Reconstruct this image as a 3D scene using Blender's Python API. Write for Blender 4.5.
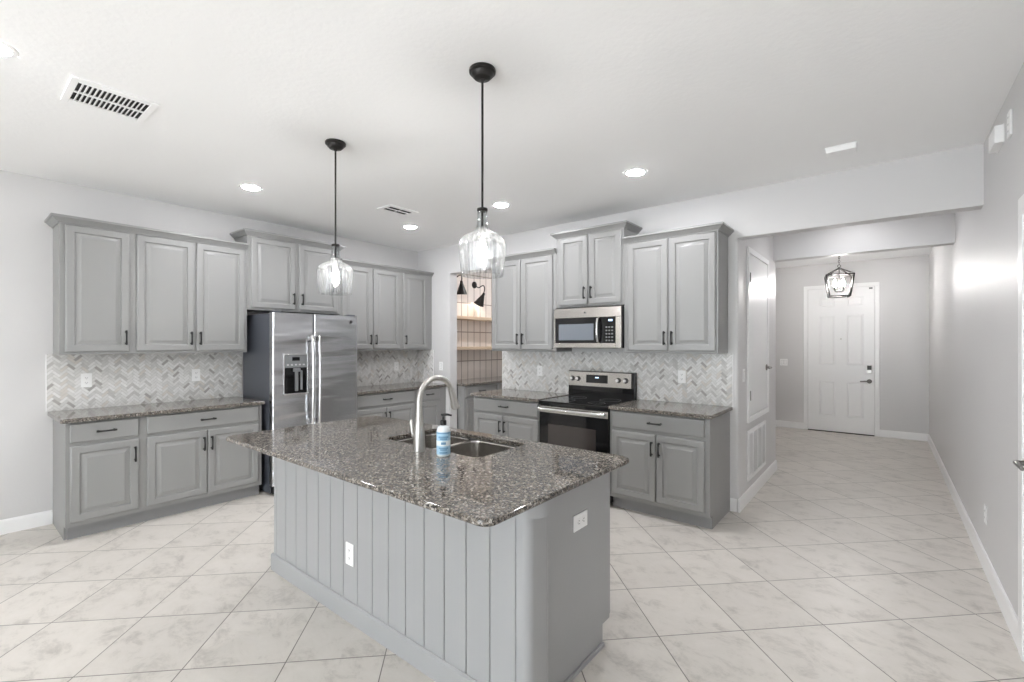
import bpy, bmesh, math, random
from mathutils import Vector, Matrix

# ------------------------------------------------------------------ camera, world, exposure
SC = bpy.context.scene
COL = SC.collection
for o in list(bpy.data.objects):
    bpy.data.objects.remove(o, do_unlink=True)
PI = math.pi
CAM_H = 1.48
cam_d = bpy.data.cameras.new('camera')
cam_d.sensor_width = 36.0
cam_d.lens = 462.5 / 1024 * 36.0
cam_d.shift_y = 2.5 / 1024
cam_d.clip_start = 0.05
cam = bpy.data.objects.new('camera', cam_d)
COL.objects.link(cam)
cam.location = (0, 0, CAM_H)
cam.rotation_euler = (PI / 2, 0, math.radians(38.916))
SC.camera = cam

world = bpy.data.worlds.new('daylight')
SC.world = world
world.use_nodes = True
bg = world.node_tree.nodes['Background']
bg.inputs['Color'].default_value = (0.90, 0.955, 1.0, 1)
bg.inputs['Strength'].default_value = 4.2
SC.view_settings.view_transform = 'Standard'
SC.view_settings.look = 'None'
SC.view_settings.gamma = 1.0
SC.view_settings.use_curve_mapping = False
SC.view_settings.exposure = 1.19
SC.cycles.use_denoising = True
SC.cycles.max_bounces = 14
SC.cycles.diffuse_bounces = 8
SC.cycles.transparent_max_bounces = 16
SC.cycles.sample_clamp_indirect = 6.0
SC.cycles.caustics_reflective = False
SC.cycles.caustics_refractive = False

sun_d = bpy.data.lights.new('bounce_sun', 'SUN')
sun_d.energy = 24.0
sun_d.angle = 0.01
sun_d.color = (1.0, 0.99, 0.985)
bounce_sun = bpy.data.objects.new('bounce_sun', sun_d)
COL.objects.link(bounce_sun)
bounce_sun.rotation_euler = (math.radians(40), 0, math.radians(8))   # added to brighten the ceiling: enters by the patio doors, bounces off the floor

CAN_STRENGTH = 172.0      # recessed lamps
BULB_STRENGTH = 900.0     # pendant filaments
LANTERN_STRENGTH = 188.0

def portal(loc, rot, sx, sy):
    l = bpy.data.lights.new('window_daylight_portal', 'AREA')
    l.shape = 'RECTANGLE'; l.size = sx; l.size_y = sy
    l.cycles.is_portal = True
    o = bpy.data.objects.new('window_daylight_portal', l)
    COL.objects.link(o); o.location = loc; o.rotation_euler = rot

# ------------------------------------------------------------------ plan (metres, measured)
XL, XR = -5.335, 0.514          # left and right walls
YR = 4.406                      # wall with the range
XH = -1.006                     # left wall of the hall
YD = 9.40                       # front-door wall
YB = -4.2                       # wall behind the camera
ZC = 2.824                      # ceiling
WT = 0.13
R90 = PI / 2

# ------------------------------------------------------------------ materials
def lin(c):
    r = []
    for v in c[:3]:
        v /= 255.0
        r.append(v / 12.92 if v <= 0.04045 else ((v + 0.055) / 1.055) ** 2.4)
    return (r[0], r[1], r[2], 1.0)

def new_mat(name):
    m = bpy.data.materials.new(name)
    m.use_nodes = True
    nt = m.node_tree
    return m, nt, nt.nodes['Principled BSDF']

def N(nt, kind, **kw):
    n = nt.nodes.new(kind)
    for k, v in kw.items():
        setattr(n, k, v)
    return n

def paint(name, rgb, rough=0.5, metal=0.0, vary=0.03, scale=6.0, bump=0.0, bump_scale=60.0, spec=0.5, coat=0.0, stretch=None):
    m, nt, b = new_mat(name)
    c = lin(rgb)
    tc = N(nt, 'ShaderNodeTexCoord')
    nz = N(nt, 'ShaderNodeTexNoise')
    nz.inputs['Scale'].default_value = scale
    nz.inputs['Detail'].default_value = 4
    src = tc.outputs['Object']
    if stretch:
        mp = N(nt, 'ShaderNodeMapping')
        mp.inputs['Scale'].default_value = stretch
        nt.links.new(src, mp.inputs['Vector'])
        src = mp.outputs['Vector']
    nt.links.new(src, nz.inputs['Vector'])
    mx = N(nt, 'ShaderNodeMix', data_type='RGBA')
    mx.inputs[6].default_value = tuple(v * (1 - vary) for v in c[:3]) + (1,)
    mx.inputs[7].default_value = tuple(min(1, v * (1 + vary)) for v in c[:3]) + (1,)
    nt.links.new(nz.outputs['Fac'], mx.inputs[0])
    nt.links.new(mx.outputs[2], b.inputs['Base Color'])
    b.inputs['Roughness'].default_value = rough
    b.inputs['Metallic'].default_value = metal
    b.inputs['Specular IOR Level'].default_value = spec
    if coat:
        b.inputs['Coat Weight'].default_value = coat
        b.inputs['Coat Roughness'].default_value = 0.03
    if bump:
        n2 = N(nt, 'ShaderNodeTexNoise')
        n2.inputs['Scale'].default_value = bump_scale
        n2.inputs['Detail'].default_value = 3
        nt.links.new(src, n2.inputs['Vector'])
        bp = N(nt, 'ShaderNodeBump')
        bp.inputs['Strength'].default_value = bump
        bp.inputs['Distance'].default_value = 0.004
        nt.links.new(n2.outputs['Fac'], bp.inputs['Height'])
        nt.links.new(bp.outputs['Normal'], b.inputs['Normal'])
    return m

def emitter(name, rgb, strength):
    m, nt, b = new_mat(name)
    b.inputs['Base Color'].default_value = lin(rgb)
    b.inputs['Emission Color'].default_value = lin(rgb)
    b.inputs['Emission Strength'].default_value = strength
    return m

M = {}
M['wall'] = paint('wall_paint', (210, 209, 209), 0.45, bump=0.12, bump_scale=45, vary=0.012, scale=2)
M['ceiling'] = paint('ceiling_paint', (246, 246, 246), 0.8, bump=0.35, bump_scale=38, vary=0.012, scale=2)
M['trim'] = paint('white_trim', (240, 240, 240), 0.3, vary=0.01)
M['door_white'] = paint('white_door_paint', (238, 238, 238), 0.3, vary=0.01)
M['cab'] = paint('grey_cabinet_paint', (143, 143, 142), 0.36, vary=0.015, scale=3)
M['toe'] = paint('shaded_toe_kick', (138, 138, 139), 0.5, vary=0.02)  # recess shade under the cabinet fronts put into the board colour
M['island'] = paint('grey_island_paint', (160, 161, 162), 0.36, vary=0.015, scale=3)
M['bronze'] = paint('dark_bronze', (46, 44, 43), 0.4, 0.6, vary=0.05)
M['black_metal'] = paint('matte_black_metal', (28, 28, 29), 0.38, 0.3, vary=0.05)
M['steel'] = paint('brushed_stainless', (205, 206, 209), 0.25, 1.0, vary=0.05, scale=5, stretch=(1, 1, 60), bump=0.02, bump_scale=14)
_m = M['steel']; _nt = _m.node_tree
_w = _nt.nodes.new('ShaderNodeTexNoise'); _w.inputs['Scale'].default_value = 1.0; _w.inputs['Detail'].default_value = 1.5
_mp = _nt.nodes.new('ShaderNodeMapping'); _mp.inputs['Scale'].default_value = (0.9, 0.9, 5.5)
_tc = _nt.nodes.new('ShaderNodeTexCoord'); _nt.links.new(_tc.outputs['Object'], _mp.inputs['Vector']); _nt.links.new(_mp.outputs['Vector'], _w.inputs['Vector'])
_bp = _nt.nodes.new('ShaderNodeBump'); _bp.inputs['Strength'].default_value = 0.5; _bp.inputs['Distance'].default_value = 0.06
_nt.links.new(_w.outputs['Fac'], _bp.inputs['Height']); _nt.links.new(_bp.outputs['Normal'], _nt.nodes['Principled BSDF'].inputs['Normal'])
M['steel_dull'] = paint('satin_stainless', (188, 184, 179), 0.27, 1.0, vary=0.04)
M['sink_steel'] = paint('bright_sink_steel', (214, 211, 207), 0.22, 1.0, vary=0.02)
M['dimmed_nickel'] = paint('nickel_dark_reflection', (118, 116, 113), 0.34, 0.9, vary=0.03)  # nickel with its dark reflections put into the base colour
M['nickel'] = paint('brushed_nickel', (200, 198, 194), 0.33, 1.0, vary=0.03)
M['chrome'] = paint('polished_steel', (220, 220, 220), 0.12, 1.0, vary=0.02)
M['fridge_side'] = paint('dark_grey_enamel', (74, 77, 84), 0.42, vary=0.04)
M['black_glass'] = paint('black_glass', (7, 7, 9), 0.06, vary=0.05, spec=0.4, coat=0.15)
M['window_glass_dark'] = paint('smoked_oven_glass', (52, 46, 44), 0.09, vary=0.06, coat=0.5)
M['micro_glass'] = paint('grey_microwave_glass', (112, 118, 126), 0.14, vary=0.03, coat=0.3)
M['black_plastic'] = paint('black_plastic', (22, 22, 23), 0.42, vary=0.05)
M['grey_plastic'] = paint('grey_plastic', (120, 122, 124), 0.4, vary=0.04)
M['white_plastic'] = paint('white_plastic', (243, 243, 243), 0.35, vary=0.01)
M['slot'] = paint('dark_slot', (40, 40, 42), 0.6, vary=0.05)
M['soft_slot'] = paint('soft_grey_slot', (190, 190, 190), 0.6, vary=0.05)
M['grille_shadow'] = paint('grille_shade', (84, 83, 82), 0.8, vary=0.05)  # shade between the louvers, as a flat grey
M['duct'] = paint('duct_shade', (28, 28, 30), 0.8, vary=0.1)  # darkness of the unlit duct painted as a colour
M['grout'] = paint('grey_grout', (182, 180, 177), 0.8, vary=0.04, scale=60)
M['wood'] = paint('pale_oak', (206, 184, 158), 0.5, vary=0.12, scale=6, stretch=(1, 12, 12))
M['bottle'] = paint('clear_soap_bottle', (226, 232, 236), 0.18, vary=0.02, coat=0.4)
M['label_blue'] = paint('pale_blue_label', (168, 206, 230), 0.45, vary=0.03)
M['label_white'] = paint('white_label', (232, 240, 245), 0.45, vary=0.02)
M['label_dark'] = paint('mid_blue_print', (118, 162, 194), 0.45, vary=0.05)
M['glow_can'] = emitter('downlight_lens', (252, 252, 255), CAN_STRENGTH)
M['glow_hall'] = emitter('hall_downlight_lens', (252, 252, 255), 64.0)
M['glow_bulb'] = emitter('pendant_bulb_glow', (255, 252, 248), BULB_STRENGTH)
M['glow_candle'] = emitter('candle_bulb_glow', (255, 252, 250), LANTERN_STRENGTH)
M['glow_sconce'] = emitter('sconce_bulb_glow', (255, 240, 222), 42.0)
M['digits'] = emitter('display_digits', (190, 220, 255), 1.2)

def glass_mat(name, body=0.009, tint=(0.97, 0.975, 0.975), seeds=True, wavy=False):
    """thin clear glass: see-through with a fresnel gloss and faint seeded scatter"""
    m, nt, b = new_mat(name)
    nt.nodes.remove(b)
    out = nt.nodes['Material Output']
    tr = N(nt, 'ShaderNodeBsdfTransparent')
    tr.inputs['Color'].default_value = tint + (1,)
    gl = N(nt, 'ShaderNodeBsdfGlossy')
    gl.inputs['Roughness'].default_value = 0.06
    df = N(nt, 'ShaderNodeBsdfTranslucent')
    df.inputs['Color'].default_value = (0.95, 0.96, 0.97, 1)
    fr = N(nt, 'ShaderNodeFresnel')
    fr.inputs['IOR'].default_value = 1.45
    m1 = N(nt, 'ShaderNodeMixShader')
    fm_ = N(nt, 'ShaderNodeMath', operation='MULTIPLY'); fm_.inputs[1].default_value = 0.55
    nt.links.new(fr.outputs[0], fm_.inputs[0]); nt.links.new(fm_.outputs[0], m1.inputs[0])
    nt.links.new(tr.outputs[0], m1.inputs[1])
    nt.links.new(gl.outputs[0], m1.inputs[2])
    m2 = N(nt, 'ShaderNodeMixShader')
    m2.inputs[0].default_value = body
    nt.links.new(m1.outputs[0], m2.inputs[1])
    nt.links.new(df.outputs[0], m2.inputs[2])
    if wavy:
        # thickness ripples running down the blown glass
        tg = N(nt, 'ShaderNodeTexCoord'); sg = N(nt, 'ShaderNodeSeparateXYZ'); nt.links.new(tg.outputs['Object'], sg.inputs[0])
        cg = N(nt, 'ShaderNodeCombineXYZ'); nt.links.new(sg.outputs[0], cg.inputs[0]); nt.links.new(sg.outputs[1], cg.inputs[1])
        vn = N(nt, 'ShaderNodeVectorMath', operation='NORMALIZE'); nt.links.new(cg.outputs[0], vn.inputs[0])
        ng = N(nt, 'ShaderNodeTexNoise'); ng.inputs['Scale'].default_value = 9; ng.inputs['Detail'].default_value = 2.5; ng.inputs['Distortion'].default_value = 0.4
        nt.links.new(vn.outputs[0], ng.inputs['Vector'])
        cr = N(nt, 'ShaderNodeValToRGB'); ce = cr.color_ramp.elements
        ce[0].position = 0.38; ce[0].color = (0.80, 0.81, 0.82, 1); ce[1].position = 0.6; ce[1].color = tint + (1,)
        nt.links.new(ng.outputs['Fac'], cr.inputs[0]); nt.links.new(cr.outputs[0], tr.inputs['Color'])
    if seeds:
        tc = N(nt, 'ShaderNodeTexCoord')
        nz = N(nt, 'ShaderNodeTexNoise')
        nz.inputs['Scale'].default_value = 55
        nz.inputs['Detail'].default_value = 2
        nt.links.new(tc.outputs['Object'], nz.inputs['Vector'])
        rp = N(nt, 'ShaderNodeMapRange')
        rp.inputs['From Min'].default_value = 0.45
        rp.inputs['From Max'].default_value = 0.75
        rp.inputs['To Min'].default_value = body * 0.5
        rp.inputs['To Max'].default_value = body * 4.5
        nt.links.new(nz.outputs['Fac'], rp.inputs['Value'])
        nt.links.new(rp.outputs[0], m2.inputs[0])
        bp = N(nt, 'ShaderNodeBump')
        bp.inputs['Strength'].default_value = 0.6
        bp.inputs['Distance'].default_value = 0.004
        nt.links.new(nz.outputs['Fac'], bp.inputs['Height'])
        nt.links.new(bp.outputs['Normal'], gl.inputs['Normal'])
    nt.links.new(m2.outputs[0], out.inputs['Surface'])
    return m
M['glass'] = glass_mat('seeded_clear_glass', wavy=True)
M['bulb_glass'] = glass_mat('bulb_envelope_glass', 0.18, seeds=False)
M['pane'] = glass_mat('window_pane_glass', 0.0, seeds=False)

def granite():
    m, nt, b = new_mat('speckled_granite')
    tc = N(nt, 'ShaderNodeTexCoord')
    nd = N(nt, 'ShaderNodeTexNoise'); nd.inputs['Scale'].default_value = 60; nd.inputs['Detail'].default_value = 3
    nt.links.new(tc.outputs['Object'], nd.inputs['Vector'])
    ad = N(nt, 'ShaderNodeMix', data_type='VECTOR'); ad.inputs[0].default_value = 0.012
    nt.links.new(tc.outputs['Object'], ad.inputs[4]); nt.links.new(nd.outputs['Color'], ad.inputs[5])
    vo = N(nt, 'ShaderNodeTexVoronoi'); vo.inputs['Scale'].default_value = 125
    nt.links.new(ad.outputs[1], vo.inputs['Vector'])
    sp = N(nt, 'ShaderNodeSeparateColor'); nt.links.new(vo.outputs['Color'], sp.inputs[0])
    r1 = N(nt, 'ShaderNodeValToRGB'); r1.color_ramp.interpolation = 'CONSTANT'
    els = r1.color_ramp.elements
    stops = [(0.0, (30, 29, 29)), (0.22, (62, 58, 55)), (0.42, (94, 88, 81)), (0.64, (124, 115, 105)), (0.83, (150, 142, 133)), (0.95, (190, 186, 179))]
    els[0].position = 0.0; els[0].color = lin(stops[0][1])
    els[1].position = stops[1][0]; els[1].color = lin(stops[1][1])
    for p, c in stops[2:]:
        e = els.new(p); e.color = lin(c)
    nt.links.new(sp.outputs[0], r1.inputs[0])
    v2 = N(nt, 'ShaderNodeTexVoronoi'); v2.inputs['Scale'].default_value = 250
    nt.links.new(ad.outputs[1], v2.inputs['Vector'])
    s2 = N(nt, 'ShaderNodeSeparateColor'); nt.links.new(v2.outputs['Color'], s2.inputs[0])
    r2 = N(nt, 'ShaderNodeValToRGB'); r2.color_ramp.interpolation = 'CONSTANT'
    e = r2.color_ramp.elements
    e[0].position = 0; e[0].color = lin((34, 33, 33)); e[1].position = 0.38; e[1].color = lin((110, 103, 95))
    e.new(0.75).color = lin((172, 167, 160))
    nt.links.new(s2.outputs[1], r2.inputs[0])
    mx = N(nt, 'ShaderNodeMix', data_type='RGBA'); mx.inputs[0].default_value = 0.38
    nt.links.new(r1.outputs[0], mx.inputs[6]); nt.links.new(r2.outputs[0], mx.inputs[7])
    nt.links.new(mx.outputs[2], b.inputs['Base Color'])
    b.inputs['Roughness'].default_value = 0.07
    b.inputs['IOR'].default_value = 1.55
    return m
M['granite'] = granite()

def floor_mat():
    m, nt, b = new_mat('diagonal_porcelain_tile')
    P = 0.4505
    ge = N(nt, 'ShaderNodeNewGeometry')
    sx = N(nt, 'ShaderNodeSeparateXYZ'); nt.links.new(ge.outputs['Position'], sx.inputs[0])
    def mth(op, a, bb=None, c=None):
        n = N(nt, 'ShaderNodeMath', operation=op)
        for i, v in enumerate((a, bb, c)):
            if v is None: continue
            if isinstance(v, (int, float)): n.inputs[i].default_value = v
            else: nt.links.new(v, n.inputs[i])
        return n.outputs[0]
    s = 1 / math.sqrt(2)
    u = mth('MULTIPLY_ADD', mth('ADD', sx.outputs[0], sx.outputs[1]), s / P, -0.985 / P + 40)
    v = mth('MULTIPLY_ADD', mth('SUBTRACT', sx.outputs[1], sx.outputs[0]), s / P, -2.246 / P + 40)
    def edge(t):
        f = mth('FRACT', t)
        return mth('SUBTRACT', 0.5, mth('ABSOLUTE', mth('SUBTRACT', f, 0.5)))
    d = mth('MULTIPLY', mth('MINIMUM', edge(u), edge(v)), P)
    mask = N(nt, 'ShaderNodeMapRange')
    mask.inputs['From Min'].default_value = 0.0015; mask.inputs['From Max'].default_value = 0.0034
    nt.links.new(d, mask.inputs['Value'])
    cell = N(nt, 'ShaderNodeCombineXYZ')
    nt.links.new(mth('FLOOR', u), cell.inputs[0]); nt.links.new(mth('FLOOR', v), cell.inputs[1])
    wn = N(nt, 'ShaderNodeTexWhiteNoise', noise_dimensions='3D'); nt.links.new(cell.outputs[0], wn.inputs['Vector'])
    # per-tile offset of the veining
    of = N(nt, 'ShaderNodeVectorMath', operation='MULTIPLY_ADD')
    nt.links.new(wn.outputs['Color'], of.inputs[0]); of.inputs[1].default_value = (9, 9, 9)
    nt.links.new(ge.outputs['Position'], of.inputs[2])
    mp = N(nt, 'ShaderNodeMapping'); mp.inputs['Rotation'].default_value = (0, 0, 0.35); mp.inputs['Scale'].default_value = (2.4, 3.2, 3)
    nt.links.new(of.outputs[0], mp.inputs[0])
    nz = N(nt, 'ShaderNodeTexNoise'); nz.inputs['Scale'].default_value = 2.3; nz.inputs['Detail'].default_value = 10
    nz.inputs['Roughness'].default_value = 0.74; nz.inputs['Distortion'].default_value = 0.35
    nt.links.new(mp.outputs[0], nz.inputs['Vector'])
    rp = N(nt, 'ShaderNodeValToRGB'); e = rp.color_ramp.elements
    e[0].position = 0.30; e[0].color = lin((172, 167, 161)); e[1].position = 0.70; e[1].color = lin((211, 206, 200))
    e.new(0.48).color = lin((204, 199, 192))
    nt.links.new(nz.outputs['Fac'], rp.inputs[0])
    hs = N(nt, 'ShaderNodeHueSaturation')
    nt.links.new(rp.outputs[0], hs.inputs['Color'])
    nt.links.new(mth('MULTIPLY_ADD', wn.outputs['Value'], 0.08, 0.96), hs.inputs['Value'])
    mx = N(nt, 'ShaderNodeMix', data_type='RGBA')
    nt.links.new(mask.outputs[0], mx.inputs[0])
    mx.inputs[6].default_value = lin((112, 108, 103)); nt.links.new(hs.outputs[0], mx.inputs[7])
    nt.links.new(mx.outputs[2], b.inputs['Base Color'])
    b.inputs['Roughness'].default_value = 0.36
    bp = N(nt, 'ShaderNodeBump'); bp.inputs['Strength'].default_value = 0.5; bp.inputs['Distance'].default_value = 0.002
    nt.links.new(mask.outputs[0], bp.inputs['Height']); nt.links.new(bp.outputs[0], b.inputs['Normal'])
    return m
M['floor'] = floor_mat()

def mosaic_mat():
    m, nt, b = new_mat('marble_herringbone_mosaic')
    at = N(nt, 'ShaderNodeAttribute'); at.attribute_name = 'tile'
    tc = N(nt, 'ShaderNodeTexCoord')
    nz = N(nt, 'ShaderNodeTexNoise'); nz.inputs['Scale'].default_value = 35; nz.inputs['Detail'].default_value = 4
    nt.links.new(tc.outputs['Object'], nz.inputs['Vector'])
    hs = N(nt, 'ShaderNodeHueSaturation'); nt.links.new(at.outputs['Color'], hs.inputs['Color'])
    mr = N(nt, 'ShaderNodeMapRange'); mr.inputs['To Min'].default_value = 0.86; mr.inputs['To Max'].default_value = 1.12
    nt.links.new(nz.outputs['Fac'], mr.inputs['Value']); nt.links.new(mr.outputs[0], hs.inputs['Value'])
    nt.links.new(hs.outputs[0], b.inputs['Base Color'])
    b.inputs['Roughness'].default_value = 0.24
    return m
M['mosaic'] = mosaic_mat()

def stack_tile_mat():
    m, nt, b = new_mat('cream_stacked_wall_tile')
    ge = N(nt, 'ShaderNodeNewGeometry')
    mp = N(nt, 'ShaderNodeMapping'); mp.vector_type = 'POINT'
    sx = N(nt, 'ShaderNodeSeparateXYZ'); nt.links.new(ge.outputs['Position'], sx.inputs[0])
    cb = N(nt, 'ShaderNodeCombineXYZ')
    nt.links.new(sx.outputs[1], cb.inputs[0]); zo = N(nt, 'ShaderNodeMath', operation='ADD'); zo.inputs[1].default_value = 0.16
    nt.links.new(sx.outputs[2], zo.inputs[0]); nt.links.new(zo.outputs[0], cb.inputs[1])
    br = N(nt, 'ShaderNodeTexBrick'); br.offset = 0.0; br.squash = 1.0
    br.inputs['Color1'].default_value = lin((236, 228, 221)); br.inputs['Color2'].default_value = lin((231, 222, 214))
    br.inputs['Mortar'].default_value = lin((160, 148, 139))
    br.inputs['Scale'].default_value = 1.0; br.inputs['Mortar Size'].default_value = 0.007
    br.inputs['Brick Width'].default_value = 0.142; br.inputs['Row Height'].default_value = 0.455
    nt.links.new(cb.outputs[0], br.inputs['Vector'])
    nt.links.new(br.outputs['Color'], b.inputs['Base Color'])
    b.inputs['Roughness'].default_value = 0.25
    return m
M['stack_tile'] = stack_tile_mat()

# ------------------------------------------------------------------ mesh helpers
class MB:
    def __init__(self):
        self.bm = bmesh.new()
    def _bevel(self, faces, r, seg):
        es = list({e for f in faces for e in f.edges})
        bmesh.ops.bevel(self.bm, geom=es, offset=r, segments=seg, profile=0.5, affect='EDGES', clamp_overlap=True)
    def box(self, x0, x1, y0, y1, z0, z1, bev=0.0, seg=2):
        bm = self.bm
        v = [bm.verts.new((x, y, z)) for z in (z0, z1) for y in (y0, y1) for x in (x0, x1)]
        fs = [bm.faces.new([v[i] for i in q]) for q in
              ((0, 2, 3, 1), (4, 5, 7, 6), (0, 1, 5, 4), (2, 6, 7, 3), (0, 4, 6, 2), (1, 3, 7, 5))]
        if bev: self._bevel(fs, bev, seg)
        return self
    def prism(self, pts, axis, a, b, bev=0.0):
        """extrude a 2D polygon along an axis ('x': pts=(y,z), 'y': (x,z), 'z': (x,y))"""
        bm = self.bm
        def P(p, t):
            return (t, p[0], p[1]) if axis == 'x' else (p[0], t, p[1]) if axis == 'y' else (p[0], p[1], t)
        v0 = [bm.verts.new(P(p, a)) for p in pts]; v1 = [bm.verts.new(P(p, b)) for p in pts]
        n = len(pts)
        fs = [bm.faces.new(v0), bm.faces.new(list(reversed(v1)))]
        for i in range(n):
            fs.append(bm.faces.new((v0[i], v0[(i + 1) % n], v1[(i + 1) % n], v1[i])))
        bmesh.ops.recalc_face_normals(bm, faces=fs)
        if bev: self._bevel(fs, bev, 2)
        return self
    def tube(self, pts, r, n=12, caps=True, closed=False):
        bm = self.bm
        pts = [Vector(p) for p in pts]
        rs = r if isinstance(r, (list, tuple)) else [r] * len(pts)
        rings = []; prev = None
        m = len(pts)
        for i, p in enumerate(pts):
            if closed: t = (pts[(i + 1) % m] - pts[i - 1])
            else: t = pts[min(i + 1, m - 1)] - pts[max(i - 1, 0)]
            t.normalize()
            if prev is None:
                ref = Vector((0, 0, 1)) if abs(t.z) < 0.9 else Vector((1, 0, 0))
                a = t.cross(ref).normalized()
            else:
                a = (prev - t * prev.dot(t)).normalized()
            prev = a
            c = t.cross(a)
            rings.append([bm.verts.new(p + (a * math.cos(2 * PI * k / n) + c * math.sin(2 * PI * k / n)) * rs[i]) for k in range(n)])
        fs = []
        for i in range(m if closed else m - 1):
            A, B = rings[i], rings[(i + 1) % m]
            for k in range(n):
                fs.append(bm.faces.new((A[k], A[(k + 1) % n], B[(k + 1) % n], B[k])))
        if caps and not closed:
            fs.append(bm.faces.new(list(reversed(rings[0])))); fs.append(bm.faces.new(rings[-1]))
        bmesh.ops.recalc_face_normals(bm, faces=fs)
        return self
    def lathe(self, prof, n=32, origin=(0, 0, 0), axis=None, cap0=False, cap1=False):
        """prof: (radius, height) pairs turned about +z, or about 'axis' through origin"""
        bm = self.bm
        mat = Matrix.Translation(Vector(origin))
        if axis is not None:
            mat = mat @ Vector((0, 0, 1)).rotation_difference(Vector(axis).normalized()).to_matrix().to_4x4()
        rings = []
        for r, z in prof:
            if r < 1e-6: rings.append([bm.verts.new(mat @ Vector((0, 0, z)))])
            else: rings.append([bm.verts.new(mat @ Vector((r * math.cos(2 * PI * k / n), r * math.sin(2 * PI * k / n), z))) for k in range(n)])
        fs = []
        for A, B in zip(rings, rings[1:]):
            for k in range(n):
                a0, a1 = A[k % len(A)], A[(k + 1) % len(A)]
                b0, b1 = B[k % len(B)], B[(k + 1) % len(B)]
                q = []
                for w in (a0, a1, b1, b0):
                    if w not in q: q.append(w)
                if len(q) > 2: fs.append(bm.faces.new(q))
        if cap0 and len(rings[0]) > 1: fs.append(bm.faces.new(list(reversed(rings[0]))))
        if cap1 and len(rings[-1]) > 1: fs.append(bm.faces.new(rings[-1]))
        bmesh.ops.recalc_face_normals(bm, faces=fs)
        return self
    def loops(self, loops, cap0=False, cap1=False):
        """skin a list of equal-length closed loops"""
        bm = self.bm
        rs = [[bm.verts.new(p) for p in L] for L in loops]
        fs = []
        n = len(rs[0])
        for A, B in zip(rs, rs[1:]):
            for k in range(n):
                fs.append(bm.faces.new((A[k], A[(k + 1) % n], B[(k + 1) % n], B[k])))
        if cap0: fs.append(bm.faces.new(list(reversed(rs[0]))))
        if cap1: fs.append(bm.faces.new(rs[-1]))
        bmesh.ops.recalc_face_normals(bm, faces=fs)
        return rs
    def build(self, name, mat, parent=None, smooth=30, loc=None, rotz=None):
        me = bpy.data.meshes.new(name)
        self.bm.to_mesh(me); self.bm.free()
        me.materials.append(M[mat] if isinstance(mat, str) else mat)
        for p in me.polygons: p.use_smooth = True
        me.set_sharp_from_angle(angle=math.radians(smooth))
        o = bpy.data.objects.new(name, me)
        COL.objects.link(o)
        wnm = o.modifiers.new('face_weighted_normals', 'WEIGHTED_NORMAL')
        wnm.keep_sharp = True; wnm.weight = 90
        if parent is not None: o.parent = parent
        if loc is not None: o.location = loc
        if rotz is not None: o.rotation_euler = (0, 0, rotz)
        return o

def tag(o, label=None, cat=None, group=None, kind=None):
    if label: o['label'] = label
    if cat: o['category'] = cat
    if group: o['group'] = group
    if kind: o['kind'] = kind
    return o

def thing(name, label, cat, loc=(0, 0, 0), rotz=0.0, group=None, kind=None):
    o = bpy.data.objects.new(name, None)
    o.empty_display_size = 0.1
    COL.objects.link(o)
    o.location = loc; o.rotation_euler = (0, 0, rotz)
    return tag(o, label, cat, group, kind)

def share(src, parent, name=None):
    c = src.copy(); COL.objects.link(c); c.parent = parent
    return c

def copy_thing(root, loc, label, rotz=None, group=None):
    r = root.copy(); COL.objects.link(r); r.location = loc
    if rotz is not None: r.rotation_euler = (0, 0, rotz)
    r['label'] = label
    if group: r['group'] = group
    for ch in list(root.children):
        c = share(ch, r)
        for g in list(ch.children): share(g, c)
    return r

def rrect(x0, x1, y0, y1, r, z, seg=6):
    r = max(r, 1e-4)
    out = []
    for cx, cy, a0 in ((x1 - r, y1 - r, 0), (x0 + r, y1 - r, 90), (x0 + r, y0 + r, 180), (x1 - r, y0 + r, 270)):
        for i in range(seg + 1):
            a = math.radians(a0 + 90 * i / seg)
            out.append((cx + r * math.cos(a), cy + r * math.sin(a), z))
    return out

# ------------------------------------------------------------------ room shell
def shell(name, mb, mat, label, cat):
    o = mb.build(name, mat)
    return tag(o, label, cat, kind='structure')

shell('floor', MB().box(XL - 0.2, XR + 0.2, YB - 0.2, YD + 0.2, -0.1, 0), 'floor', 'pale diagonal porcelain tile floor with cloudy grey veining', 'floor')
shell('ceiling', MB().box(XL - 0.2, XR + 0.2, YB - 0.2, YD + 0.2, ZC, ZC + 0.1), 'ceiling', 'white textured ceiling over the whole kitchen and hall', 'ceiling')
shell('wall_left', MB().box(XL - 0.12, XL, YB - 0.12, YR + 2.2, 0, ZC), 'wall', 'pale grey wall behind the refrigerator and the left cabinets', 'wall')
shell('wall_right', MB().box(XR, XR + 0.12, YB - 0.12, YD + 0.12, 0, ZC), 'wall', 'long pale wall running down the right side to the entry', 'wall')

# range wall: stub beside the corner, main stretch, head over the pantry opening, head over the hall
PO0, PO1, POZ = -4.65, -3.715, 2.444       # pantry opening
HB = 2.41                                   # underside of the hall header
mb = MB()
mb.box(XL, PO0, YR, YR + WT, 0, ZC)
rc = 0.022
arc = [(XH - rc + rc * math.cos(math.radians(a)), YR + rc + rc * math.sin(math.radians(a))) for a in range(-90, 1, 15)]
mb.prism([(PO1, YR)] + arc + [(XH, YR + WT), (PO1, YR + WT)], 'z', 0, HB)
mb.box(PO0, PO1, YR, YR + WT, POZ, ZC)
mb.box(PO1, XR, YR, YR + WT, HB, ZC)
shell('wall_back', mb, 'wall', 'pale wall behind the range, carried over the hall as a header', 'wall')

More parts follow.
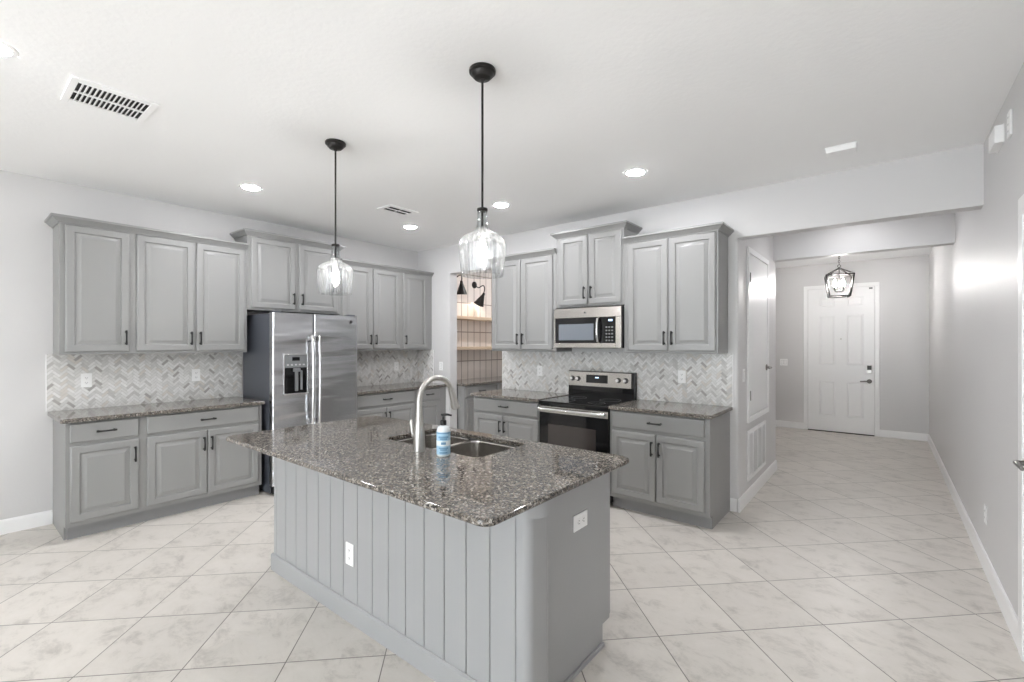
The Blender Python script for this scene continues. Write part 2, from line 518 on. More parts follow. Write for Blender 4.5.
HW_END = 6.19
shell('wall_hall', MB().box(XH - 0.12, XH, YR + WT, HW_END, 0, ZC, 0.0), 'wall', 'short white hall wall with the raised closet door and air grille', 'wall')
shell('wall_header', MB().box(XH, XR, 6.05, HW_END, 2.437, ZC), 'wall', 'dropped header between the hall and the entry lantern', 'wall')
shell('wall_entry_near', MB().box(-3.4, XH - 0.12, HW_END - 0.12, HW_END, 0, ZC), 'wall', 'wall turning left into the entry behind the closet', 'wall')
shell('wall_entry_left', MB().box(-3.52, -3.4, HW_END - 0.12, YD + 0.12, 0, ZC), 'wall', 'far left wall of the entry, out of sight', 'wall')
shell('wall_entry', MB().box(-3.52, XR, YD, YD + 0.12, 0, ZC), 'wall', 'grey entry wall around the white front door', 'wall')

# pantry
XP = -5.14
shell('wall_pantry_left', MB().box(XL, XP, YR + WT, 6.6, 0, ZC), 'stack_tile', 'cream stacked-tile wall inside the pantry', 'tiled wall')
shell('wall_pantry_back', MB().box(XL, -3.3, 6.45, 6.6, 0, ZC), 'wall', 'back wall of the pantry', 'wall')
shell('wall_pantry_right', MB().box(-3.42, -3.3, YR + WT, 6.45, 0, ZC), 'wall', 'right wall of the pantry', 'wall')

# wall behind the camera with a wide sliding window
WX0, WX1, WZ1 = -3.3, 0.35, 2.42
mb = MB()
mb.box(XL, WX0, YB - 0.12, YB, 0, ZC); mb.box(WX1, XR, YB - 0.12, YB, 0, ZC); mb.box(WX0, WX1, YB - 0.12, YB, WZ1, ZC)
shell('wall_front', mb, 'wall', 'living room wall with the wide patio doors', 'wall')
w = thing('window_1', 'wide white sliding patio doors facing the kitchen', 'window', (0, YB - 0.06, 0), kind='structure')
fr = MB()
fr.box(WX0, WX1, -0.05, 0.05, 0, 0.05); fr.box(WX0, WX1, -0.05, 0.05, WZ1 - 0.06, WZ1)
n = 3
for i in range(n + 1):
    x = WX0 + (WX1 - WX0) * i / n
    fr.box(max(WX0, x - 0.04), min(WX1, x + 0.04), -0.05, 0.05, 0.05, WZ1 - 0.06)
fr.build('window_frame', 'trim', w)
for i in range(n):
    a = WX0 + (WX1 - WX0) * i / n + 0.04; b_ = WX0 + (WX1 - WX0) * (i + 1) / n - 0.04
    MB().box(a, b_, -0.004, 0.004, 0.05, WZ1 - 0.06).build('window_pane', 'pane', w)
portal(((WX0 + WX1) / 2, YB - 0.14, WZ1 / 2), (-PI / 2, 0, 0), WX1 - WX0, WZ1)

# baseboards
def baseboard(name, p0, p1, nrm, label, h=0.112, t=0.016):
    """a board along p0-p1 sticking out along nrm"""
    a, b_ = Vector(p0), Vector(p1); d = (b_ - a); L = d.length; ang = math.atan2(d.y, d.x)
    s = 1 if (Vector((-d.y, d.x)).dot(Vector(nrm)) > 0) else -1
    prof = [(0, 0), (s * t, 0), (s * t, h - 0.022), (s * t * 0.55, h - 0.006), (s * t * 0.4, h), (0, h)]
    o = MB().prism(prof, 'x', 0, L).build(name, 'trim', loc=(a.x, a.y, 0), rotz=ang)
    return tag(o, label, 'baseboard', kind='structure')
baseboard('baseboard_left', (XL, YB), (XL, 0.585), (1, 0), 'white baseboard on the left wall up to the grey base cabinet')
baseboard('baseboard_back', (-1.068, YR), (XH - 0.01, YR), (0, -1), 'stub of white baseboard beside the right base cabinet')
baseboard('baseboard_hall', (XH, YR - 0.014), (XH, HW_END), (1, 0), 'white baseboard under the closet air grille')
baseboard('baseboard_right', (XR, 3.25), (XR, YD), (-1, 0), 'long white baseboard down the right wall')
baseboard('baseboard_right_near', (XR, YB), (XR, 2.23), (-1, 0), 'white baseboard on the right wall before the side door')
baseboard('baseboard_entry', (-3.4, YD), (-1.10, YD), (0, -1), 'white baseboard left of the front door')
baseboard('baseboard_entry_right', (-0.07, YD), (XR, YD), (0, -1), 'white baseboard right of the front door')

# ------------------------------------------------------------------ doors
def panel_loops(mb, x0, x1, z0, z1, y):
    """a moulded raised panel standing on a slab front at y (front faces -y)"""
    offs = [(0.0, 0.0005), (0.012, -0.005), (0.022, -0.005), (0.034, 0.003), (0.05, 0.003)]
    L = []
    for o_, dy in offs:
        L.append([(x0 + o_, y + dy, z0 + o_), (x1 - o_, y + dy, z0 + o_), (x1 - o_, y + dy, z1 - o_), (x0 + o_, y + dy, z1 - o_)])
    mb.loops(L, cap1=True)

def casing(name_parent, x0, x1, z1, wdt, t, y, z0=0.0, bottom=False, mat='trim'):
    mb = MB()
    mb.box(x0 - wdt, x0, y - t, y, z0, z1, 0.004); mb.box(x1, x1 + wdt, y - t, y, z0, z1, 0.004)
    mb.box(x0 - wdt, x1 + wdt, y - t, y, z1, z1 + wdt, 0.004)
    if bottom: mb.box(x0 - wdt, x1 + wdt, y - t, y, z0 - wdt, z0, 0.004)
    return mb.build('casing', mat, name_parent)

# front door, faces -y
d = thing('door_1', 'white six-panel front door under the entry lantern', 'door', (0, YD, 0), kind='structure')
DX0, DX1, DZ = -1.034, -0.136, 2.40
slab = MB().box(DX0, DX1, -0.012, -0.001, 0.014, DZ, 0.002)
for cx0, cx1 in ((-0.875, -0.648), (-0.497, -0.272)):
    for z0, z1 in ((0.262, 0.85), (1.12, 1.95), (2.10, 2.25)):
        panel_loops(slab, cx0, cx1, z0, z1, -0.0125)
slab.build('door_slab', 'door_white', d)
casing(d, DX0 - 0.006, DX1 + 0.006, DZ + 0.004, 0.058, 0.022, 0)
tag(MB().box(DX0, DX1, -0.045, -0.001, 0.001, 0.014, 0.003).build('threshold', 'bronze', d), 'dark metal threshold')
kp = MB().box(-0.232, -0.168, -0.036, -0.012, 1.0, 1.13, 0.006).build('deadbolt_keypad', 'nickel', d)
MB().box(-0.226, -0.174, -0.0385, -0.035, 1.055, 1.124, 0.001).build('keypad_screen', 'black_plastic', kp)
hd = MB().lathe([(0.0, 0), (0.034, 0), (0.034, 0.008), (0.014, 0.012), (0.012, 0.045), (0, 0.05)], 20, (-0.2, -0.012, 0.872), (0, -1, 0))
hd.tube([(-0.2, -0.055, 0.872), (-0.25, -0.058, 0.873), (-0.32, -0.055, 0.868)], [0.011, 0.01, 0.008])
hd.build('door_lever', 'dimmed_nickel', d)
MB().lathe([(0.0, 0.0), (0.011, 0.0), (0.011, 0.004), (0.006, 0.006), (0, 0.006)], 16, (-0.573, -0.012, 1.555), (0, -1, 0)).build('peephole', 'nickel', d)
MB().box(-0.205, -0.16, -0.03, -0.012, 2.355, 2.38, 0.003).build('door_sensor', 'grey_plastic', d)

# closet door raised above the floor in the hall wall, faces +x
d = thing('door_2', 'white raised closet door above the air grille in the hall', 'door', (XH, 4.72, 0), R90, kind='structure')
cw = 0.97
MB().box(0.062, cw - 0.062, -0.014, -0.001, 0.80, 2.325, 0.003).build('door_slab', 'door_white', d)
casing(d, 0.055, cw - 0.055, 2.332, 0.052, 0.02, 0, z0=0.79, bottom=True)
for z in (0.99, 2.10):
    tag(MB().box(0.05, 0.07, -0.026, -0.012, z - 0.045, z + 0.045, 0.003).build('hinge', 'dimmed_nickel', d), 'satin metal hinge')
hd = MB().lathe([(0.0, 0), (0.032, 0), (0.032, 0.008), (0.013, 0.012), (0.011, 0.05), (0, 0.055)], 20, (cw - 0.13, -0.014, 1.225), (0, -1, 0))
hd.tube([(cw - 0.13, -0.06, 1.225), (cw - 0.18, -0.063, 1.225), (cw - 0.24, -0.06, 1.222)], [0.011, 0.01, 0.008])
hd.build('door_lever', 'dimmed_nickel', d)

# side door in the right wall near the camera, faces -x
d = thing('door_3', 'white side door at the right edge with a satin lever', 'door', (XR, 3.165, 0), -R90, kind='structure')
MB().box(0.006, 0.83, -0.008, -0.001, 0.012, 2.08, 0.002).build('door_slab', 'door_white', d)
casing(d, 0.0, 0.835, 2.085, 0.085, 0.02, 0)
hd = MB().lathe([(0.0, 0), (0.03, 0), (0.03, 0.006), (0.012, 0.01), (0.011, 0.04), (0, 0.042)], 20, (0.065, -0.008, 0.935), (0, -1, 0))
hd.tube([(0.065, -0.048, 0.935), (0.12, -0.05, 0.935), (0.185, -0.048, 0.93)], [0.011, 0.01, 0.008])
hd.build('door_lever', 'dimmed_nickel', d)

# return-air grille under the closet door
g = thing('air_grille', 'tall white return air grille under the raised hall door', 'air grille', (XH, 4.74, 0.19), R90)
gw, gh = 0.82, 0.47
MB().box(0.03, gw - 0.03, -0.003, -0.0005, 0.03, gh - 0.03).build('duct_shade_plate', 'grille_shadow', g)  # flat plate painted in the shade tone behind the louvers
fr = MB()
fr.box(0, gw, -0.012, -0.0005, 0, 0.035, 0.002); fr.box(0, gw, -0.012, -0.0005, gh - 0.035, gh, 0.002)
fr.box(0, 0.035, -0.012, -0.0005, 0.035, gh - 0.035, 0.002); fr.box(gw - 0.035, gw, -0.012, -0.0005, 0.035, gh - 0.035, 0.002)
for i in range(1, 4): fr.box(gw * i / 4 - 0.016, gw * i / 4 + 0.016, -0.012, -0.0005, 0.035, gh - 0.035, 0.001)
fr.build('frame', 'trim', g)
lv = MB()
k = 0
x = 0.05
while x < gw - 0.05:
    lv.box(x, x + 0.003, -0.011, -0.002, 0.03, gh - 0.03); x += 0.034
lv.build('louver', 'trim', g)

# ------------------------------------------------------------------ cabinets
def front_panel(w, h, raised=True):
    """door front in local x 0..w, z 0..h, back at y=0, front toward -y"""
    mb = MB()
    if raised:
        offs = [(0, 0), (0, -0.012), (0.007, -0.0185), (0.012, -0.020), (0.048, -0.020), (0.053, -0.0175), (0.058, -0.0075), (0.066, -0.0075), (0.092, -0.0185), (0.0945, -0.0195)]
    else:
        offs = [(0, 0), (0, -0.013), (0.006, -0.018), (0.012, -0.019), (0.02, -0.019)]
    L = [[(o_, y, o_), (w - o_, y, o_), (w - o_, y, h - o_), (o_, y, h - o_)] for o_, y in offs]
    mb.loops(L, cap0=True, cap1=True)
    return mb

_hm = {}
def pull(parent, x, z, vertical, L=0.105):
    """dark bar pull with two posts and flared ends"""
    key = (vertical,)
    if key not in _hm:
        mb = MB(); e = L / 2
        ax = (lambda t, y: (0, y, t)) if vertical else (lambda t, y: (t, y, 0))
        mb.tube([ax(-e - 0.008, -0.024), ax(-e * 0.9, -0.027), ax(-e * 0.5, -0.029), ax(0, -0.030), ax(e * 0.5, -0.029), ax(e * 0.9, -0.027), ax(e + 0.008, -0.024)],
                [0.0070, 0.0082, 0.0064, 0.0060, 0.0064, 0.0082, 0.0070], 10)
        for s in (-1, 1):
            mb.tube([ax(s * e * 0.92, 0), ax(s * e * 0.92, -0.004), ax(s * e * 0.92, -0.026)], [0.009, 0.0065, 0.005], 10)
        o = mb.build('handle', 'black_metal', parent); _hm[key] = o
        tag(o, 'dark bar pull')
    else:
        o = share(_hm[key], parent)
    o.location = (x, -0.0185, z)
    return o

CROWN = [(0.0, -0.014), (0.007, -0.014), (0.010, -0.004), (0.020, 0.001), (0.036, 0.018), (0.045, 0.025), (0.050, 0.026), (0.050, 0.043), (0.0, 0.043)]
def crown(parent, w, ztop, L, R, dl, dr, mat):
    """crown moulding along the cabinet front with optional returns of depth dl / dr"""
    mb = MB(); bm = mb.bm; rings = []
    for o_, z in CROWN:
        p = []
        if L: p.append((-o_, dl, ztop + z))
        p.append((-o_ if L else 0.0, -o_, ztop + z)); p.append((w + (o_ if R else 0.0), -o_, ztop + z))
        if R: p.append((w + o_, dr, ztop + z))
        rings.append([bm.verts.new(q) for q in p])
    fs = []
    for A, B in zip(rings, rings[1:]):
        for k in range(len(A) - 1): fs.append(bm.faces.new((A[k], A[k + 1], B[k + 1], B[k])))
    for end in (0, -1):
        fs.append(bm.faces.new([r[end] for r in rings]))
    A, B = rings[-1], rings[0]
    for k in range(len(A) - 1): fs.append(bm.faces.new((A[k], A[k + 1], B[k + 1], B[k])))
    bmesh.ops.recalc_face_normals(bm, faces=fs)
    return mb.build('crown_molding', mat, parent)

def upper(label, loc, rot, w, h, depth, doors, crown_lr=None, group=None, name='wall_cabinet', mat='cab'):
    """doors: (x0, x1, z0, z1, handle_side) in the cabinet's own frame"""
    c = thing(name, label, 'cabinet', loc, rot, group)
    mb = MB().box(0, w, 0, depth - 0.001, 0, h, 0.0015, 1)
    mb.build('body', mat, c)
    for x0, x1, z0, z1, hs in doors:
        dr = front_panel(x1 - x0, z1 - z0).build('door', mat, c); dr.location = (x0, -0.0005, z0)
        if hs == 'r': pull(dr, x1 - x0 - 0.027, 0.115, True)
        elif hs == 'l': pull(dr, 0.027, 0.115, True)
    if crown_lr:
        L, R, dl, dr_ = crown_lr
        crown(c, w, h, L, R, dl, dr_, mat)
    return c

def base(label, loc, rot, w, depth, drawers, doors, group=None, mat='cab', name='base_cabinet'):
    c = thing(name, label, 'cabinet', loc, rot, group)
    d_ = depth - 0.001
    MB().prism([(0, 0.105), (0, 0.8895), (d_, 0.8895), (d_, 0.0), (0.072, 0.0), (0.072, 0.105)], 'x', 0, w).build('body', mat, c)
    MB().box(0.018 if 'open left end' in label else 0.0, w, 0.058, 0.0715, 0, 0.1045).build('toe_kick', 'toe', c)
    for x0, x1, z0, z1 in drawers:
        dr = front_panel(x1 - x0, z1 - z0, False).build('drawer', mat, c); dr.location = (x0, -0.0005, z0)
        pull(dr, (x1 - x0) / 2, (z1 - z0) / 2, False)
    for x0, x1, z0, z1, hs in doors:
        dr = front_panel(x1 - x0, z1 - z0).build('door', mat, c); dr.location = (x0, -0.0005, z0)
        if hs == 'r': pull(dr, x1 - x0 - 0.027, z1 - z0 - 0.115, True)
        elif hs == 'l': pull(dr, 0.027, z1 - z0 - 0.115, True)
    return c

UD = 0.312                        # wall cabinet depth
XU = XL + UD; YU = YR - UD
XF = XL + 0.60; YF = YR - 0.60    # base cabinet faces
UZ0, UH = 1.392, 1.048            # bottom and height of the wall cabinets
dz0, dz1 = 0.022, UH - 0.022
GU = 'grey wall cabinets'; GB = 'grey base cabinets'
# --- left wall, uppers (frame: x along +Y)
y0 = 0.588
upper('single-door grey wall cabinet at the open left end of the run', (XU, y0, UZ0), R90, 0.457, UH, UD,
      [(0.034, 0.432, dz0, dz1, 'r')], (True, False, UD, 0), GU)
y0 = 1.045
upper('two-door grey wall cabinet just left of the refrigerator', (XU, y0, UZ0), R90, 0.91, UH, UD,
      [(0.024, 0.449, dz0, dz1, 'r'), (0.467, 0.888, dz0, dz1, 'l')], (False, False, 0, 0), GU)
y0 = 1.957
upper('short two-door grey cabinet raised above the refrigerator', (XU, y0, 1.825), R90, 1.02, 0.765, UD,
      [(0.035, 0.488, 0.022, 0.743, 'r'), (0.528, 0.985, 0.022, 0.743, 'l')], (True, True, UD, UD), GU)
y0 = 2.979
upper('two-door grey wall cabinet just right of the refrigerator', (XU, y0, UZ0), R90, 0.89, UH, UD,
      [(0.024, 0.43, dz0, dz1, 'r'), (0.456, 0.86, dz0, dz1, 'l')], (False, False, 0, 0), GU)
y0 = 3.869
upper('narrow single-door grey wall cabinet in the corner beside the pantry', (XU, y0, UZ0), R90, YR - y0 - 0.002, UH, UD,
      [(0.03, 0.44, dz0, dz1, 'l')], (False, False, 0, 0), GU)
# --- left wall, bases
DR, DO = (0.734, 0.877), (0.14, 0.706)
y0 = 0.588
base('single-door grey base cabinet at the open left end under the granite', (XF, y0, 0), R90, 0.457, 0.60,
     [(0.024, 0.433) + DR], [(0.024, 0.433) + DO + ('r',)], GB)
y0 = 1.045
base('two-door grey base cabinet with a wide drawer left of the refrigerator', (XF, y0, 0), R90, 0.93, 0.60,
     [(0.03, 0.898) + DR], [(0.03, 0.461) + DO + ('r',), (0.467, 0.898) + DO + ('l',)], GB)
y0 = 2.972
base('two-door grey base cabinet between the refrigerator and the corner', (XF, y0, 0), R90, 0.90, 0.60,
     [(0.03, 0.87) + DR], [(0.03, 0.447) + DO + ('r',), (0.453, 0.87) + DO + ('l',)], GB)
y0 = 3.872
base('narrow single-door grey base cabinet in the corner beside the pantry', (XF, y0, 0), R90, YR - y0 - 0.002, 0.60,
     [(0.035, 0.41) + DR], [(0.035, 0.41) + DO + ('l',)], GB)
# --- range wall, uppers (frame: x along +X)
x0 = -3.612
upper('two-door grey wall cabinet between the pantry and the microwave', (x0, YU, UZ0), 0, 0.91, UH, UD,
      [(0.02, 0.432, dz0, dz1, 'r'), (0.452, 0.868, dz0, dz1, 'l')], (True, False, UD, 0), GU)
x0 = -2.70
upper('short two-door grey cabinet raised above the microwave', (x0, YU, 1.852), 0, 0.765, 0.74, UD,
      [(0.042, 0.374, 0.022, 0.718, 'r'), (0.398, 0.74, 0.022, 0.718, 'l')], (True, True, UD, UD), GU)
x0 = -1.933
upper('two-door grey wall cabinet beside the hall, right of the microwave', (x0, YU, UZ0), 0, 0.845, UH, UD,
      [(0.042, 0.422, dz0, dz1, 'r'), (0.436, 0.828, dz0, dz1, 'l')], (False, True, 0, UD), GU)
# --- range wall, bases
x0 = -3.63
base('two-door grey base cabinet between the pantry and the range', (x0, YF, 0), 0, 0.928, 0.60,
     [(0.022, 0.905) + DR], [(0.022, 0.437) + DO + ('r',), (0.447, 0.905) + DO + ('l',)], GB)
x0 = -1.934
base('two-door grey base cabinet at the hall end, right of the range', (x0, YF, 0), 0, 0.861, 0.60,
     [(0.026, 0.823) + DR], [(0.026, 0.424) + DO + ('r',), (0.434, 0.823) + DO + ('l',)], GB)
# --- pantry bases
XPF = -4.53
base('grey pantry base cabinet nearest the pantry opening', (XPF, YR + WT + 0.03, 0), R90, 0.66, XPF - XP,
     [(0.02, 0.635) + DR], [(0.02, 0.635) + DO + ('r',)], 'pantry base cabinets')
base('grey pantry base cabinet farther inside the pantry', (XPF, YR + WT + 0.69, 0), R90, 1.18, XPF - XP,
     [(0.02, 1.155) + DR], [(0.02, 0.585) + DO + ('r',), (0.595, 1.155) + DO + ('l',)], 'pantry base cabinets')

# ------------------------------------------------------------------ worktops
def slab_loops(x0, x1, y0, y1, z0, z1, r, seg=6):
    def L(i, z): return rrect(x0 + i, x1 - i, y0 + i, y1 - i, max(r - i, 0.001), z, seg)
    e = 0.009
    return [L(0.004, z0), L(0.0, z0 + 0.004), L(0, z1 - e), L(e * 0.3, z1 - e * 0.3), L(e, z1)]

def worktop(label, x0, x1, y0, y1, hole=None, r=0.012, z0=0.890, z1=0.922):
    mb = MB(); bm = mb.bm
    rs = mb.loops(slab_loops(x0, x1, y0, y1, z0, z1, r))
    if hole is None:
        fs = [bm.faces.new(list(reversed(rs[0]))), bm.faces.new(rs[-1])]
    else:
        hx0, hx1, hy0, hy1, hr = hole
        H = mb.loops([rrect(hx0, hx1, hy0, hy1, hr, z1, 6), rrect(hx0, hx1, hy0, hy1, hr, z0, 6)])
        for outer, inner in ((rs[-1], H[0]), (rs[0], H[1])):
            es = []
            for ring in (outer, inner):
                for k in range(len(ring)):
                    es.append(bm.edges.get((ring[k], ring[(k + 1) % len(ring)])))
            bmesh.ops.triangle_fill(bm, edges=es, use_beauty=True, use_dissolve=False)
    bmesh.ops.recalc_face_normals(bm, faces=bm.faces[:])
    return tag(mb.build('granite_worktop', 'granite', smooth=40), label, 'worktop', 'granite worktops')

CF = 0.645
worktop('speckled granite worktop on the cabinets left of the refrigerator', XL + 0.001, XL + CF, 0.555, 1.992)
worktop('speckled granite worktop in the corner right of the refrigerator', XL + 0.001, XL + CF, 2.962, YR - 0.001)
worktop('speckled granite worktop between the pantry and the range', -3.655, -2.702, YR - CF, YR - 0.001)
worktop('speckled granite worktop right of the range by the hall', -1.933, -1.048, YR - CF, YR - 0.001)
worktop('dark granite worktop inside the pantry', XP + 0.001, XPF + 0.03, YR + WT + 0.005, 6.449)

# ------------------------------------------------------------------ herringbone backsplashes
def herringbone(label, loc, rot, w, h, seed):
    rnd = random.Random(seed)
    b = thing('backsplash', label, 'backsplash', loc, rot, 'herringbone backsplashes')
    MB().box(0, w, -0.005, -0.0005, 0, h).build('grout_bed', 'grout', b)
    mb = MB(); bm = mb.bm
    lay = bm.loops.layers.float_color.new('tile')
    W = 0.0205; n = 3; gp = 0.0009
    c45 = math.cos(PI / 4)
    def rot45(u, v): return ((u - v) * c45, (u + v) * c45)
    tones = [(222, 221, 219)] * 7 + [(230, 229, 228)] * 6 + [(212, 211, 209)] * 4 + [(200, 198, 196)] * 2 + [(216, 211, 205)] * 2 + [(176, 173, 170)]
    rng = int(1.5 * max(w, h) / W) + 14
    for k in range(-rng, rng):
        for m in range(-rng // (2 * n) - 3, rng // (2 * n) + 4):
            for (a0, a1, b0, b1) in ((k, k + n, k, k + 1), (k + n, k + n + 1, k - n + 1, k + 1)):
                u0, u1 = (a0 + 2 * n * m) * W + gp, (a1 + 2 * n * m) * W - gp
                v0, v1 = b0 * W + gp, b1 * W - gp
                q = [rot45(u, v) for u, v in ((u0, v0), (u1, v0), (u1, v1), (u0, v1))]
                if max(p[0] for p in q) < 0 or min(p[0] for p in q) > w or max(p[1] for p in q) < 0 or min(p[1] for p in q) > h: continue
                top = [bm.verts.new((p[0], -0.0075, p[1])) for p in q]
                bot = [bm.verts.new((p[0], -0.005, p[1])) for p in q]
                fs = [bm.faces.new(top)] + [bm.faces.new((bot[i], bot[(i + 1) % 4], top[(i + 1) % 4], top[i])) for i in range(4)]
                col = lin(rnd.choice(tones))
                for f in fs:
                    for l in f.loops: l[lay] = col
    for co, no in (((0, 0, 0), (-1, 0, 0)), ((w, 0, 0), (1, 0, 0)), ((0, 0, 0), (0, 0, -1)), ((0, 0, h), (0, 0, 1))):
        bmesh.ops.bisect_plane(bm, geom=bm.verts[:] + bm.edges[:] + bm.faces[:], plane_co=co, plane_no=no, clear_outer=True)
    mb.build('mosaic_tile', 'mosaic', b)
    for ex in {1: (-0.006,), 2: (), 3: (-0.006, w), 4: (w,)}[seed]:
        tag(MB().box(ex, ex + 0.006, -0.009, -0.0005, 0, h, 0.001, 1).build('edge_trim', 'trim', b), 'white edge trim')
    return b
bz, bh = 0.9222, UZ0 - 0.9222 - 0.001
herringbone('pale marble herringbone backsplash left of the refrigerator', (XL, 0.552, bz), R90, 1.472, bh, 1)
herringbone('marble herringbone backsplash in the corner right of the refrigerator', (XL, 2.965, bz), R90, YR - 2.974, bh, 2)
herringbone('narrow marble herringbone side splash on the wall stub beside the corner', (XL + 0.009, YR, bz), 0, 0.338, bh, 4)
herringbone('marble herringbone backsplash behind the range', (-3.700, YR, bz), 0, 2.65, bh, 3)

# ------------------------------------------------------------------ island
IX0, IX1, IY0, IY1 = -3.118, -1.079, 1.367, 2.115
isl = thing('kitchen_island', 'grey island with shiplap front, rounded end post and granite top', 'kitchen island', (0, 0, 0))
g0, pitch = -1.0935, 0.1327                   # last shiplap groove and board pitch
XE = -1.031                                   # end face of the knee wall
body = MB()
body.prism([(IY0 + 0.15, 0.0), (IY0 + 0.15, 0.8975), (IY1, 0.8975), (IY1, 0.105), (IY1 - 0.072, 0.105), (IY1 - 0.072, 0.0)], 'x', IX1 - 0.02, IX1).build('end_panel', 'island', isl)
bx = MB()
bx.box(IX0, IX1 - 0.021, IY1 - 0.02, IY1, 0.105, 0.8975); bx.box(IX0, IX1 - 0.021, IY1 - 0.09, IY1 - 0.072, 0, 0.105)
bx.box(IX0, IX0 + 0.02, IY0 + 0.15, IY1 - 0.02, 0, 0.8975); bx.box(IX0 + 0.02, IX1 - 0.021, IY0 + 0.14, IY1 - 0.09, 0.08, 0.1)
bx.build('cabinet_body', 'island', isl)
# doors on the working side (face +y)
dh = (('r',), ('l',), ('r',), ('l',))
bw = (IX1 - IX0) / 4
for i in range(4):
    dr = front_panel(bw - 0.006, 0.75).build('door', 'island', isl)
    dr.location = (IX0 + bw * (i + 1) - 0.003, IY1 + 0.0005, 0.12); dr.rotation_euler = (0, 0, PI)
    pull(dr, (bw - 0.033) if i % 2 else 0.027, 0.635, True)
# knee wall with rounded (bullnose) ends behind the shiplap
kr = 0.035
ky0, ky1 = IY0 + 0.011, IY0 + 0.160
pts = [(IX0 + 0.004, ky1), (IX0 + 0.004, IY0 + 0.03), (g0 + 0.0015, IY0 + 0.03), (g0 + 0.0015, ky0)]
pts += [(XE - kr + kr * math.cos(math.radians(a)), ky0 + kr + kr * math.sin(math.radians(a))) for a in range(-90, 1, 10)]
pts += [(XE - kr + kr * math.cos(math.radians(a)), ky1 - kr + kr * math.sin(math.radians(a))) for a in range(0, 91, 10)]
MB().prism(pts, 'z', 0, 0.8975).build('knee_wall', 'island', isl)
# shiplap boards (grooves measured from the photo)
sb = MB()
edges = [g0 - pitch * i for i in range(16)]
edges = [e for e in edges if e > IX0 + 0.02] + [IX0]
for a, b_ in zip(edges, edges[1:]):
    sb.box(b_ + 0.0022, a - 0.0022, IY0 + 0.0105, IY0 + 0.027, 0.10, 0.8975, 0.002, 1)
sb.box(IX0 + 0.001, g0 - 0.001, IY0 + 0.017, IY0 + 0.028, 0.10, 0.8975)
sb.build('shiplap_panel', 'island', isl)
MB().prism([(IY0 - 0.002, 0), (IY0 - 0.002, 0.098), (IY0 + 0.006, 0.106), (IY0 + 0.014, 0.106), (IY0 + 0.014, 0)], 'x', IX0 - 0.014, XE - 0.02).build('base_trim', 'island', isl)
# corbel block under the top at the rounded end
XK = -0.992
kr2 = 0.092
pts = [(g0 + 0.004, 1.505), (g0 + 0.004, IY0 - 0.004)]
pts += [(XK - kr2 + kr2 * math.cos(math.radians(a)), IY0 - 0.006 + kr2 + kr2 * math.sin(math.radians(a))) for a in range(-90, 1, 10)]
pts += [(XK, 1.505)]
MB().prism(pts, 'z', 0.827, 0.8975, 0.0).build('support_block', 'island', isl)
MB().box(IX1, IX1 + 0.012, IY0 + 0.17, IY1 - 0.072, 0, 0.022, 0.004).build('shoe_molding', 'island', isl)

SX0, SX1, SY0, SY1 = -2.30, -1.545, 1.645, 2.052
worktop('large speckled granite island top with the double sink cut-out', -3.10, -0.967, 1.074, 2.142, (SX0, SX1, SY0, SY1, 0.05), r=0.05, z0=0.898)

# sink
sk = thing('kitchen_sink', 'undermount stainless double-bowl sink in the island top', 'sink', (0, 0, 0.89))
def bowl(x0, x1, y0, y1, dep):
    mb = MB()
    L = [rrect(x0 - 0.012, x1 + 0.012, y0 - 0.012, y1 + 0.012, 0.06, 0.0), rrect(x0, x1, y0, y1, 0.05, 0.0), rrect(x0 + 0.003, x1 - 0.003, y0 + 0.003, y1 - 0.003, 0.05, -0.01),
         rrect(x0 + 0.008, x1 - 0.008, y0 + 0.008, y1 - 0.008, 0.05, -dep + 0.03), rrect(x0 + 0.016, x1 - 0.016, y0 + 0.016, y1 - 0.016, 0.05, -dep + 0.008),
         rrect(x0 + 0.04, x1 - 0.04, y0 + 0.04, y1 - 0.04, 0.04, -dep)]
    mb.loops(L, cap1=True)
    o = mb.build('bowl', 'sink_steel', sk)
    dx, dy = (x0 + x1) / 2, (y0 + y1) / 2
    MB().lathe([(0.0, 0.001), (0.022, 0.001), (0.03, 0.006), (0.044, 0.005), (0.046, 0.0)], 24, (dx, dy, -dep)).build('drain', 'chrome', o)
SM = -1.965
bowl(SX0 - 0.004, SM - 0.012, SY0 - 0.004, SY1 + 0.004, 0.20)
bowl(SM + 0.012, SX1 + 0.004, SY0 - 0.004, SY1 + 0.004, 0.20)

# faucet
fx, fy = -1.877, 1.561
f = thing('kitchen_faucet', 'tall brushed nickel gooseneck faucet behind the island sink', 'faucet', (fx, fy, 0.9221))
mb = MB().lathe([(0.0, 0), (0.030, 0), (0.031, 0.004), (0.030, 0.02), (0.0295, 0.06), (0.027, 0.10), (0.022, 0.14), (0.0185, 0.18), (0.0165, 0.22)], 28)
mb.build('faucet_body', 'nickel', f)
pts = [(0, 0, 0.215), (0, 0, 0.26)]
R_ = 0.118
for a in range(180, 21, -10):
    pts.append((0, R_ + R_ * math.cos(math.radians(a)), 0.256 + R_ * math.sin(math.radians(a))))
MB().tube(pts, 0.0148, 16).build('gooseneck', 'nickel', f)
e = Vector(pts[-1]); dirn = (Vector(pts[-1]) - Vector(pts[-2])).normalized()
dirn = Vector((0, 0.33, -0.94)).normalized()
MB().tube([e, e + dirn * 0.02, e + dirn * 0.035, e + dirn * 0.07, e + dirn * 0.118, e + dirn * 0.124], [0.016, 0.017, 0.018, 0.020, 0.0245, 0.023], 20).build('spray_head', 'nickel', f)
lv = MB().tube([(-0.018, 0, 0.075), (-0.042, 0, 0.076), (-0.05, 0, 0.078)], [0.014, 0.0135, 0.011], 16)
lv.tube([(-0.044, 0, 0.075), (-0.052, -0.003, 0.10), (-0.056, -0.006, 0.145), (-0.055, -0.007, 0.158)], [0.009, 0.008, 0.0105, 0.006], 12)
lv.build('lever', 'nickel', f)

